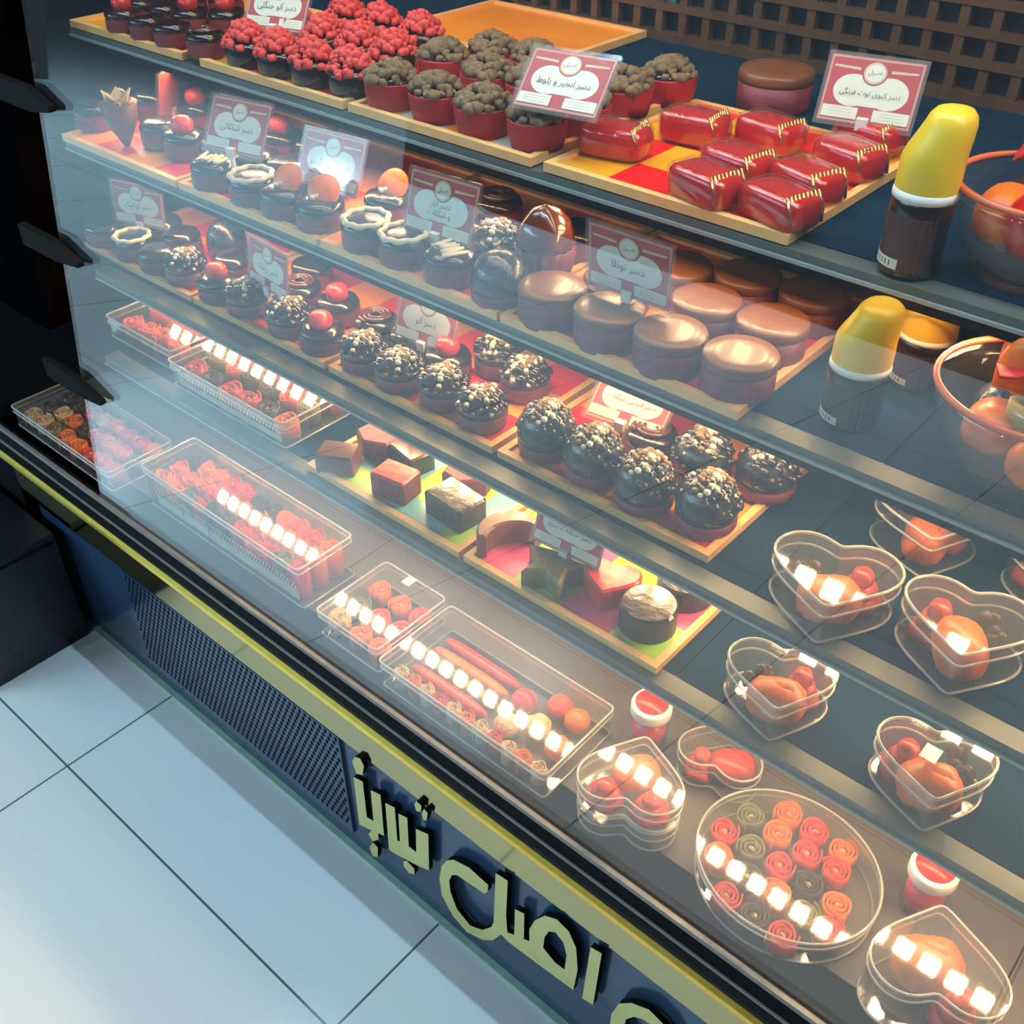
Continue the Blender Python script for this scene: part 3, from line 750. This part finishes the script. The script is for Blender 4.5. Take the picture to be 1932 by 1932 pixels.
def card_on_peg(p, lines, label, z0):
    t = card(p, lines, label)
    dz = z0-p[2]
    g = MB().box(-.0022,.0022,-.002,.003,dz+.003,.006); g.lathe([(.011,dz),(.011,dz+.003),(.004,dz+.004)], 14)
    g.box(-.006,.006,-.004,.006,-.002,.010)
    g.build('peg_stand', whiteplastic, t)
    return t
CARDS = [
 ((-1.268,.946,1.324,.60,.28),['دسر آلو جنگلی'],'red and white price card among the pink crumb cakes on the top shelf',1),
 ((-.701,.867,1.346,.81,.18),['دسر انجیر و بلوط'],'bright white price card leaning over the nut crumb tarts on the top shelf',1),
 ((-.462,1.10,1.325,.45,.23),['دسر کیوی توت فرنگی'],'price card on a white peg behind the red jelly blocks',1),
 ((-1.166,.779,1.219,.53,.19),['دسر شکلاتی'],'price card standing left of the white one, second tray of the second shelf',2),
 ((-1.015,.806,1.200,.44,.12),['دسر آلبالو گردو'],'pale price card above the orange-slice cakes on the second shelf',2),
 ((-.804,.788,1.202,.33,.07),['دسر انار','و شکلات'],'red price card with two lines of text on the second shelf third tray',2),
 ((-.540,.796,1.212,-.06,.01),['دسر نوتلا'],'bluish price card behind the round caramel-topped cakes',2),
 ((-1.499,.810,1.019,.11,.31),['دسر لواشک'],'leftmost price card on the third shelf',3),
 ((-1.146,.788,1.026,.15,-.10),['دسر زرشک'],'narrow-looking price card on the third shelf second tray',3),
 ((-.880,.828,1.018,.35,.09),['دسر آلو'],'price card tucked under the second shelf edge, third shelf third tray',3),
 ((-.571,.845,1.018,.85,.12),['دسر قیسی شکلات'],'cream price card leaning far back behind the sprinkled dome cakes',3),
 ((-.581,.761,.870,.30,.06),['دسر شکلات تبریز'],'price card half hidden behind the star sweet on the fourth shelf',4),
]
for p, ln, lab, n in CARDS:
    if 'leaning over the nut' in lab: card(p, ln, lab)
    else: card_on_peg(p, ln, lab, S[n]+.0074)
card_on_peg((-1.46,.885,1.188,.2,-1.05),['دسر سیب'],'price card turned edge-on at the far left of the second shelf',S[2]+.0074)

# ------------------------------------------------------------------ squeeze bottles
yel = mat('yellow_cap', (252,200,48), .3, var=.05, scale=20, sss=.1)
btl = mat('brown_bottle', (38,18,14), .15, var=.2, scale=20, coat=.3)
labm = mat('bottle_label', (72,44,36), .5, var=.3, scale=60); labw = mat('label_white', (214,208,190), .5); labb = mat('label_blue', (52,128,170), .5)
def bottle(loc, sc, label):
    t = thing('squeeze_bottle', label, 'bottle', (loc[0],loc[1],loc[2]+.0008), 0, 'yellow capped bottles'); t.scale = (1,1,sc)
    r = .0265
    MB().lathe([(r*.92,0),(r,.004),(r,.058),(r*.96,.066),(r*.8,.072)], 28).build('body', btl, t)
    MB().lathe([(r*1.02,.0665),(r*1.03,.070),(r*1.0,.0745)], 28).build('collar_ring', whiteplastic, t)
    c = MB(); vs = []; n = 28
    # flip cap: round at the foot, wedge-shaped and leaning towards the back right
    prof = [(1.0,1.0,0,.074),(1.0,1.0,0,.090),(.98,.99,.0,.1),(.93,.95,.0015,.108),(.85,.90,.004,.118),(.78,.84,.006,.127),(.70,.76,.0065,.134),(.56,.60,.0065,.1385),(.34,.36,.0065,.140)]
    for ax, ay, dx, z in prof:
        for i in range(n):
            a = 2*PI*i/n; vs.append((dx+r*ax*math.cos(a), dx*.5+r*ay*math.sin(a), z))
    fs = [(j*n+i, j*n+(i+1)%n, (j+1)*n+(i+1)%n, (j+1)*n+i) for j in range(len(prof)-1) for i in range(n)]+[tuple((len(prof)-1)*n+i for i in range(n))]
    c.add(vs, fs, 0, True); c.build('flip_cap', yel, t)
    l = MB()
    def wrap(a0, a1, z0, z1, mi, k):
        m = 10; vs = []
        for i in range(m+1):
            a = a0+(a1-a0)*i/m
            for z in (z0,z1): vs.append((r*k*math.cos(a), r*k*math.sin(a), z))
        l.add(vs, [(2*i,2*i+2,2*i+3,2*i+1) for i in range(m)], mi, True)
    wrap(PI*.95, PI*1.75, .006, .055, 0, 1.006); wrap(PI*1.02, PI*1.5, .008, .017, 1, 1.012); wrap(PI*1.02, PI*1.18, .019, .027, 2, 1.012)
    wrap(PI*1.08, PI*1.16, .032, .05, 3, 1.012)
    for q in range(7): wrap(PI*(1.1+.05*q), PI*(1.115+.05*q), .010, .015, 4, 1.016)
    l.build('label', [labm, labw, labb, C['brown'], cardink], t)
    return t
bottle((-.300,.876,S[1]), 1.0, 'brown squeeze bottle with yellow cap, alone on the top shelf')
bottle((-.297,.812,S[2]), .86, 'brown squeeze bottle with yellow cap, front one on the second shelf')
bottle((-.280,.920,S[2]), .74, 'brown squeeze bottle behind another one on the second shelf')

# ------------------------------------------------------------------ clear boxes and their contents
def roll_maker(m):
    def f():
        t = thing('fruit_roll', None, None)
        b = MB(); pts = []
        for i in range(46):
            a = i*.42; r = .003+.0145*i/45
            pts.append((r*math.cos(a), r*math.sin(a)))
        th = .0024
        vs = []
        for i, (x, y) in enumerate(pts):
            r = math.hypot(x, y); k = (r+th)/r
            vs += [(x,y,0),(x,y,.026+.002*math.sin(i)),(x*k,y*k,.026+.002*math.sin(i)),(x*k,y*k,0)]
        n = len(pts)
        fs = [(4*i+a,4*(i+1)+a,4*(i+1)+(a+1)%4,4*i+(a+1)%4) for i in range(n-1) for a in range(4)]+[(0,1,2,3),(4*n-1,4*n-2,4*n-3,4*n-4)]
        b.add(vs, fs, 0, True); b.build('spiral', m, t)
        MB().lathe([(.0015,0),(.0042,.008),(.0042,.022),(0,.026)], 10).build('core', C['sesame'], t)
        return t
    return f
ROLL = {c: roll_maker(C[m]) for c, m in (('orange','orange'),('red','redfruit'),('dark','darkfruit'),('olive','green'),('pink','pink'),('tan','sesame'))}
def rolls(spec, z, boxname, grp, rows, tall=1.0):
    for ri, row in enumerate(spec):
        for ci, (c, x, y) in enumerate(row):
            rw = rows[ri]
            spawn('roll_'+c, ROLL[c], (x,y,z), random.random()*6, f'{c} fruit roll, {ORD[ci] if ci < 8 else "last"} from left, {rw} of {boxname}', 'fruit roll', grp, (1,1,tall*random.uniform(.9,1.15)))
def clear_box(name, poly, z, h, label, lace=None, ribs=None, grp='clear boxes of fruit sweets', sticker=None, cat='clear box', lidh=.012):
    cx = sum(p[0] for p in poly)/len(poly); cy = sum(p[1] for p in poly)/len(poly)
    t = thing(name, label, cat, (cx,cy,z+.0008), 0, grp)
    q = [(x-cx,y-cy) for x,y in poly]
    MB().shell(offset(q,.002), 0, h-.004, .0012).build('tub', clr, t)
    li = MB(); n = len(q)
    li.shell(q, h-lidh, h, .0012, floor=False)
    li.prism(q, h-.0012, h)
    lo = li.build('lid', clr, t)
    rm = MB(); rm.tube([(x,y,h-.001) for x,y in q], .0017, 6, closed=True); rm.tube([(x,y,h-lidh) for x,y in q], .0013, 6, closed=True)
    rm.build('lid_rim', clrglint, lo)
    bm_ = MB().tube([(x,y,.002) for x,y in offset(q,.002)], .0015, 6, closed=True); bm_.build('base_rim', clrglint, t)
    if lace:
        l = MB(); x0, x1, yy = lace; k = 0; x = x0
        while x < x1:
            for r in range(3): l.blob((x-cx+.003*(r%2), yy-cy, h*.35+r*.007), .0022,.0012,.0026,6,4)
            x += .0075
        l.box(x0-cx,x1-cx,yy-cy+.001,yy-cy+.0016,h*.12,h*.35)
        l.build('lace_trim', C['cream'], t)
    if sticker:
        MB().box(sticker[0]-cx-.008,sticker[0]-cx+.008,sticker[1]-cy-.010,sticker[1]-cy+.010,h,h+.0006).build('price_sticker', whiteplastic, t)
    return t
zc = DECK+.0032
# long box at the left front
clear_box('clear_box', rrect(-1.475,-1.045,.690,.805,.008), DECK, .086, 'long clear box of fruit rolls at the front left of the deck', lace=(-1.45,-1.06,.6945))
spec = [[(random.choice(['red','orange','olive','dark','red']), -1.447+.0368*i, .715) for i in range(11)],[(random.choice(['orange','red','tan','olive','orange']), -1.447+.0368*i, .749) for i in range(11)],[(random.choice(['orange','red','dark','pink']), -1.447+.0368*i, .783) for i in range(11)]]
rolls(spec, zc, 'long front clear box', 'fruit rolls in the long box', ['front row','middle row','back row'], 2.1)
# box in the far left corner
clear_box('clear_box', rrect(-1.90,-1.552,.662,.80,.008), DECK, .046, 'clear box of mixed fruit rolls in the far left corner of the deck')
spec = [[(c, -1.872+.042*i, .69) for i, c in enumerate(['tan','tan','olive','orange','orange','red','pink','red'])],[(c, -1.872+.042*i, .731) for i, c in enumerate(['dark','tan','orange','dark','red','orange','pink','olive'])],[(c, -1.872+.042*i, .772) for i, c in enumerate(['dark','dark','red','tan','orange','red','red','orange'])]]
rolls(spec, zc, 'far left clear box', 'fruit rolls in the corner box', ['front row','middle row','back row'])
# short box
clear_box('clear_box', rrect(-.988,-.853,.673,.822,.008), DECK, .052, 'short clear box of red fruit rolls between the two long boxes', sticker=(-.925,.812))
spec = [[(c, -.965+.045*i, .70) for i, c in enumerate(['tan','orange','orange'])],[(c, -.965+.045*i, .74) for i, c in enumerate(['olive','pink','red'])],[(c, -.965+.045*i, .785) for i, c in enumerate(['orange','orange','red'])]]
rolls(spec, zc, 'short clear box', 'fruit rolls in the short box', ['front row','middle row','back row'])
# box with striped front
bc = clear_box('clear_box', rrect(-.837,-.523,.662,.815,.008), DECK, .053, 'long clear box of fruit sticks and sesame balls at the front centre of the deck')
for i in range(11):
    c = ['tan','orange','tan','red'][i%4]
    spawn('roll_'+c, ROLL[c], (-.812+.0263*i,.6825,zc), random.random()*6, f'small {c} fruit roll, {"number "+str(i+1) if False else (ORD[i] if i < 8 else ["ninth","tenth","last"][i-8])} from left along front of fruit stick box', 'fruit roll', 'rolls along the front of the stick box', (.62,.62,1.1))
for i in range(4):
    s = thing('fruit_stick', f'{["red","olive","orange","dark red"][i]} fruit stick, {ORD[i]} from the front inside the fruit stick box', 'fruit stick', (-.745,.712+.024*i,zc+.0092), 0, 'fruit sticks')
    MB().blob((0,0,0),.075,.009,.009,16,10,e=.6).build('stick', C[['redfruit','green','orange','redfruit'][i]], s)
for i, (c, x, y, m) in enumerate([('sesame coated','-.635',.715,'sesame'),('sesame coated','-.600',.742,'sesame'),('bright red','-.645',.765,'redfruit'),('orange','-.565',.785,'orange'),('orange brown','-.555',.73,'orange'),('dark pink','-.60',.79,'pink')]):
    s = thing('fruit_ball', f'{c} fruit ball at the {["front","middle","left back","right back","right front","back"][i]} inside the fruit stick box', 'fruit ball', (float(x),y,zc), 0, 'fruit balls in the stick box')
    MB().blob((0,0,.017),.019,.019,.017,14,10,noise=.05).build('ball', C[m], s)
# box on the fourth shelf
clear_box('clear_box', rrect(-1.335,-1.055,.712,.862,.008), S[4], .046, 'lace-edged clear box of fruit rolls at the left of the fourth shelf', lace=(-1.32,-1.07,.7165))
spec = [[(random.choice(['red','red','orange','dark']), -1.305+.044*i, .742) for i in range(6)],[(random.choice(['red','orange','dark','olive']), -1.305+.044*i, .785) for i in range(6)],[(random.choice(['red','red','pink']), -1.305+.044*i, .828) for i in range(6)]]
rolls(spec, S[4]+.0032, 'lace-edged box', 'fruit rolls in the lace-edged box', ['front row','middle row','back row'])
clear_box('clear_box', rrect(-1.55,-1.36,.735,.88,.008), S[4], .04, 'dim clear box of pink fruit rolls at the far left of the fourth shelf')
spec = [[('pink', -1.522+.044*i, .77) for i in range(4)],[('red', -1.522+.044*i, .82) for i in range(4)]]
rolls(spec, S[4]+.0032, 'dim far left box', 'fruit rolls in the dim box', ['front row','back row'])

def hbox(cx, cy, z, s, h, rot, label, contents, where, sticker=None):
    pl = [(x+cx,y+cy) for x,y in heart(s, 44, rot)]
    a = sum(pl[i][0]*pl[(i+1)%44][1]-pl[(i+1)%44][0]*pl[i][1] for i in range(44))
    if a < 0: pl = pl[::-1]
    t = clear_box('heart_box', pl, z, h, label, grp='heart shaped clear boxes', sticker=sticker, cat='heart box', lidh=.016)
    c, q = math.cos(rot), math.sin(rot)
    for m, dx, dy, r, nm, desc in contents:
        X = cx+s*(dx*c-dy*q); Y = cy+s*(dx*q+dy*c)
        o = thing(nm, f'{desc} inside the {where}', 'fruit piece', (X,Y,z+.0032), random.random()*3, 'fruit pieces in the heart boxes')
        hh = max(.012, h*.80); r *= 1.04
        b = MB()
        if nm == 'fruit_swirl':
            for i in range(3): b.lathe([(r*(1-.25*i)*.98,hh*i/3.2),(r*(1-.25*i),hh*(i+.5)/3.2),(r*(1-.25*i)*.8,hh*(i+1)/3.2),(0,hh*(i+1)/3.2)], 20, flute=5, fa=.05)
        elif nm == 'prune_pile':
            rr = random.Random(int(abs(cx)*1e4))
            for i in range(9): b.blob((rr.uniform(-r,r)*.7, rr.uniform(-r,r)*.7, hh*(.25+.55*rr.random())), r*.42, r*.36, hh*.25, 9, 6, noise=.12, rnd=rr)
        else:
            b.blob((0,0,hh*.52), r*1.15, r*.85, hh*.5, 16, 10, e=.75, noise=.04)
            b.blob((r*.25,r*.2,hh*.70), r*.75, r*.55, hh*.34, 14, 9, e=.85, noise=.03)
        b.build('flesh', C[m], o)
    return t
def mix(where): return [('orange',0.0,-.11,.026,'apricot_wedge','orange apricot wedge'),('redfruit',.20,.15,.021,'fruit_swirl','red fruit swirl'),('darkfruit',-.19,.15,.019,'prune_pile','dark prune pile')]
def mixr(where): return [('orange',0.0,-.11,.026,'apricot_wedge','orange apricot wedge'),('redfruit',-.20,.15,.021,'fruit_swirl','red fruit swirl'),('darkfruit',.19,.15,.019,'prune_pile','dark prune pile')]
hbox(-.258,.768,S[3], .128, .052, .30, 'heart shaped clear box left at the front of the third shelf', mix(''), 'left front heart box on third shelf')
hbox(-.135,.785,S[3], .122, .055, .25, 'heart shaped clear box at the right front of the third shelf', mixr(''), 'right front heart box on third shelf')
hbox(-.225,.915,S[3], .115, .055, .4, 'heart shaped clear box standing behind the left one on the third shelf', mix(''), 'left rear heart box on third shelf')
hbox(-.09,.93,S[3], .115, .055, .3, 'heart shaped clear box at the right rear of the third shelf', mixr(''), 'right rear heart box on third shelf')
hbox(-.280,.748,S[4], .118, .054, .42, 'heart shaped clear box left at the front of the fourth shelf', mix(''), 'left heart box on fourth shelf')
hbox(-.112,.748,S[4], .116, .054, .38, 'heart shaped clear box with white sticker at the right of the fourth shelf', mixr(''), 'right heart box on fourth shelf', sticker=(-.118,.748))
hbox(-.427,.722,DECK, .138, .040, PI+.35, 'lower heart shaped clear box of the stack at the deck front', [], 'lower stacked heart box')
hbox(-.427,.722,DECK+.042, .142, .040, PI+.35, 'upper heart shaped clear box of the stack at the deck front', [('orange',.0,-.12,.027,'apricot_wedge','orange apricot wedge'),('redfruit',.21,.15,.024,'fruit_swirl','red fruit swirl'),('pink',-.21,.15,.024,'fruit_swirl','pale pink fruit swirl')], 'upper stacked heart box')
hbox(-.374,.856,DECK, .118, .050, PI+.2, 'heart shaped clear box with red sweets behind the stacked hearts', [('redfruit',-.14,.02,.026,'apricot_wedge','red fruit wedge'),('pink',.2,.1,.022,'fruit_swirl','pink fruit swirl')], 'rear deck heart box')
hbox(-.035,.742,DECK, .150, .080, PI+.35, 'tall heart shaped clear box at the right front corner of the deck', [('orange',.03,-.10,.032,'apricot_wedge','orange apricot wedge'),('redfruit',-.20,.16,.025,'fruit_swirl','red fruit swirl')], 'right corner heart box')

# big round box
oc = [(-.225+.112*math.cos(2*PI*(i+.5)/48), .762+.100*math.sin(2*PI*(i+.5)/48)) for i in range(48)]
clear_box('round_box', oc, DECK, .046, 'big round clear box of fruit rolls at the right front of the deck', cat='round box')
spec = []
for ri, (yy, xs) in enumerate(((.688,(-.262,-.224,-.186)),(.726,(-.296,-.257,-.218,-.179,-.148)),(.764,(-.312,-.273,-.234,-.195,-.156)),(.802,(-.296,-.257,-.218,-.179)),(.836,(-.262,-.224,-.186)))):
    cs = [['red','dark','red'],['orange','dark','orange','olive','red'],['red','olive','red','dark','orange'],['olive','orange','red','red'],['orange','red','orange']][ri]
    spec.append([(c, x, yy) for c, x in zip(cs, xs)])
rolls(spec, zc, 'big round box', 'fruit rolls in the round box', ['front row','second row','middle row','fourth row','back row'])
# little jars with red lids
def jar(x, y, label):
    t = thing('small_jar', label, 'jar', (x,y,DECK+.0008), 0, 'small red lidded jars')
    r = .027
    MB().lathe([(r*.8,0),(r*.95,.004),(r*.95,.058),(r*.8,.064)], 26).build('jar_body', clr, t)
    MB().lathe([(0,.003),(r*.8,.003),(r*.85,.045),(0,.047)], 20).build('jelly_fill', C['redfruit'], t)
    l = MB().lathe([(r,.060),(r*1.05,.063),(r*1.05,.076),(r*.98,.080),(r*.86,.080)], 28); lo = l.build('lid', whiteplastic, t)
    MB().lathe([(0,.0805),(r*.84,.0805),(r*.84,.0815),(0,.082)], 26).build('lid_label', C['redfruit'], lo)
    return t
jar(-.478,.835,'small clear jar with red lid behind the stacked heart boxes')
jar(-.085,.846,'small clear jar with red lid behind the tall corner heart box')

# ------------------------------------------------------------------ fruit bowls at the right
def bowl(x, y, z, s, kind, label):
    t = thing('fruit_bowl', label, 'bowl', (x,y,z+.0008), 0, 'clear bowls of fruit leather'); t.scale = (s,s,s)
    R_ = .075
    MB().lathe([(R_*.62,0),(R_*.78,.02),(R_*.95,.055),(R_,.075),(R_*.985,.075),(R_*.93,.055),(R_*.76,.022),(R_*.5,.004),(0,.004)], 36).build('clear_bowl', clr, t)
    MB().tube([(R_*math.cos(2*PI*i/40), R_*math.sin(2*PI*i/40), .075) for i in range(40)], .0028, 6, closed=True).build('bowl_rim', mat('orange_rim', (226,110,70), .25, var=.1), t)
    return t
b1 = bowl(-.215,.935,S[1],1.05,0,'clear bowl of red and orange fruit at the right end of the top shelf')
b2 = bowl(-.150,.830,S[2],1.12,1,'clear bowl with orange rim at the right end of the second shelf')
def piece(nm, lab, loc, m, fn, grp='fruit pieces in the bowls', cat='fruit piece'):
    o = thing(nm, lab, cat, loc, 0, grp); b = MB(); fn(b); b.build('flesh', m, o); return o
def wav(b, r, h, th=.003, ph=0):
    vs = []; n = 20
    for k in (0,1):
        for j in range(5):
            for i in range(n):
                a = 2*PI*i/n; q = r*(j+1)/5
                vs.append((q*math.cos(a), q*.8*math.sin(a), h*(q/r)**2*math.sin(3*a+ph)+th*k))
    o = 5*n
    fs = []
    for j in range(4):
        for i in range(n):
            i2 = (i+1)%n; fs.append((o+j*n+i, o+(j+1)*n+i, o+(j+1)*n+i2, o+j*n+i2)); fs.append((j*n+i, j*n+i2, (j+1)*n+i2, (j+1)*n+i))
    fs.append(tuple(o+i for i in range(n))); fs.append(tuple(reversed(range(n))))
    for i in range(n): fs.append((4*n+i, 4*n+(i+1)%n, o+4*n+(i+1)%n, o+4*n+i))
    b.add(vs, fs, 0, True)
piece('fruit_leather_petal','wide red fruit leather petal standing on the second shelf bowl',(-.135,.855,S[2]+.096),mat('red_petal',(206,44,52),.4,var=.15,sss=.2,scale=40),lambda b: wav(b,.062,.014))
piece('skewer','thin white stick holding the red petal over the bowl',(-.155,.815,S[2]+.06),whiteplastic,lambda b: b.tube([(0,0,0),(.008,.012,.068)],.0016,6),None,'stick')
def loop(b):
    pts = [(.038*math.cos(a), .014*math.sin(a), 0) for a in [2*PI*i/28 for i in range(28)]]
    vs = [(x,y,z) for x,y,z in pts]+[(x,y,z+.030) for x,y,z in pts]+[(x*.9,y*.8,z+.030) for x,y,z in pts]+[(x*.9,y*.8,z) for x,y,z in pts]; n = 28
    b.add(vs, [(k*n+i,k*n+(i+1)%n,((k+1)%4)*n+(i+1)%n,((k+1)%4)*n+i) for k in range(4) for i in range(n)], 0, True)
piece('candied_peel_ring','translucent yellow peel ring lying in the second shelf bowl',(-.130,.805,S[2]+.052),mat('yellow_peel',(190,164,84),.2,var=.1,sss=.4,scale=40,coat=.4),loop)
piece('orange_wedge','orange fruit wedge at the left front of the second shelf bowl',(-.172,.812,S[2]+.030),C['orange'],lambda b: b.blob((0,0,.018),.026,.030,.020,14,9,e=.8))
piece('orange_wedge','orange fruit wedge at the right front of the second shelf bowl',(-.120,.776,S[2]+.030),C['orange'],lambda b: b.blob((0,0,.018),.030,.020,.020,14,9,e=.8))
piece('dark_fruit','dark fruit lump at the left back of the second shelf bowl',(-.180,.848,S[2]+.030),C['coal'],lambda b: b.blob((0,0,.018),.024,.030,.022,14,9,noise=.06))
piece('orange_fan','upright orange fruit slice under the red petal',(-.165,.845,S[2]+.045),C['orange'],lambda b: b.blob((0,0,.035),.030,.010,.038,14,10,e=.8))
piece('orange_wedge','orange fruit wedge at the front left of the top shelf bowl',(-.246,.922,S[1]+.03),C['orange'],lambda b: b.blob((0,0,.022),.022,.032,.024,14,9,e=.8))
piece('red_fruit','big red fruit piece in the top shelf bowl',(-.205,.905,S[1]+.03),C['red'],lambda b: b.blob((0,0,.026),.034,.030,.028,14,9,e=.8,noise=.03))
piece('dark_fruit','dark fruit lump at the back of the top shelf bowl',(-.225,.960,S[1]+.03),C['darkfruit'],lambda b: b.blob((0,0,.03),.030,.026,.030,14,9,noise=.08))
piece('red_fruit_curl','curled red fruit leather on the rim of the top shelf bowl',(-.215,.975,S[1]+.092),C['redfruit'],lambda b: wav(b,.05,.012,ph=1))
# dim round sweet behind the jelly tray
t = mk_disc(); t.location = (-.625,1.205,S[1]+.0008); t.scale = (1.25,1.25,1.2); tag(t,'large dark red round cake at the dim back of the top shelf','cake')

# ------------------------------------------------------------------ light and camera
w = bpy.data.worlds.new('World'); scn.world = w; w.use_nodes = True
bg = w.node_tree.nodes['Background']; bg.inputs[0].default_value = (.55,.76,1.0,1); bg.inputs[1].default_value = .07
def area(name, loc, target, sx, sy, power, colr):
    li = bpy.data.lights.new(name, 'AREA'); li.shape = 'RECTANGLE'; li.size = sx; li.size_y = sy; li.energy = power; li.color = colr
    o = bpy.data.objects.new(name, li); col.objects.link(o); o.location = loc
    d = Vector(target)-Vector(loc); o.rotation_euler = d.to_track_quat('-Z','Y').to_euler()
    return o
area('haze_fill_area', (-6.2,-3.5,2.95), (-6.2,-3.5,0), 6.4, 2.6, 560, (.40,.76,1.0))  # unseen fill, added to brighten the far floor and its haze on the glass
area('ceiling_warm_lamp', (-1.1,.94,2.95), (-1.1,.9,0), .5, .3, 26, (1.0,.86,.72))

cam = bpy.data.cameras.new('camera'); co = bpy.data.objects.new('camera', cam); col.objects.link(co)
yaw, pitch, roll = (-0.71799,-0.66600,-0.00130)
f = Vector((math.sin(yaw)*math.cos(pitch), math.cos(yaw)*math.cos(pitch), math.sin(pitch)))
r0 = Vector((math.cos(yaw), -math.sin(yaw), 0)); u0 = r0.cross(f)
r = r0*math.cos(roll)+u0*math.sin(roll); u = -r0*math.sin(roll)+u0*math.cos(roll)
co.matrix_world = Matrix(((r.x,u.x,-f.x,0),(r.y,u.y,-f.y,0),(r.z,u.z,-f.z,1.69),(0,0,0,1)))
cam.sensor_width = 36; cam.sensor_fit = 'HORIZONTAL'; cam.lens = 36*1956.2/1932
cam.clip_start = .02
scn.camera = co
vs_ = scn.view_settings
vs_.view_transform = 'Standard'; vs_.look = 'None'; vs_.gamma = 1; vs_.use_curve_mapping = False; vs_.exposure = 0.0
scn.cycles.transparent_max_bounces = 40
scn.cycles.max_bounces = 14; scn.cycles.diffuse_bounces = 4; scn.cycles.glossy_bounces = 6
scn.cycles.caustics_reflective = False; scn.cycles.caustics_refractive = False
scn.cycles.sample_clamp_indirect = 8
scn.cycles.use_denoising = True
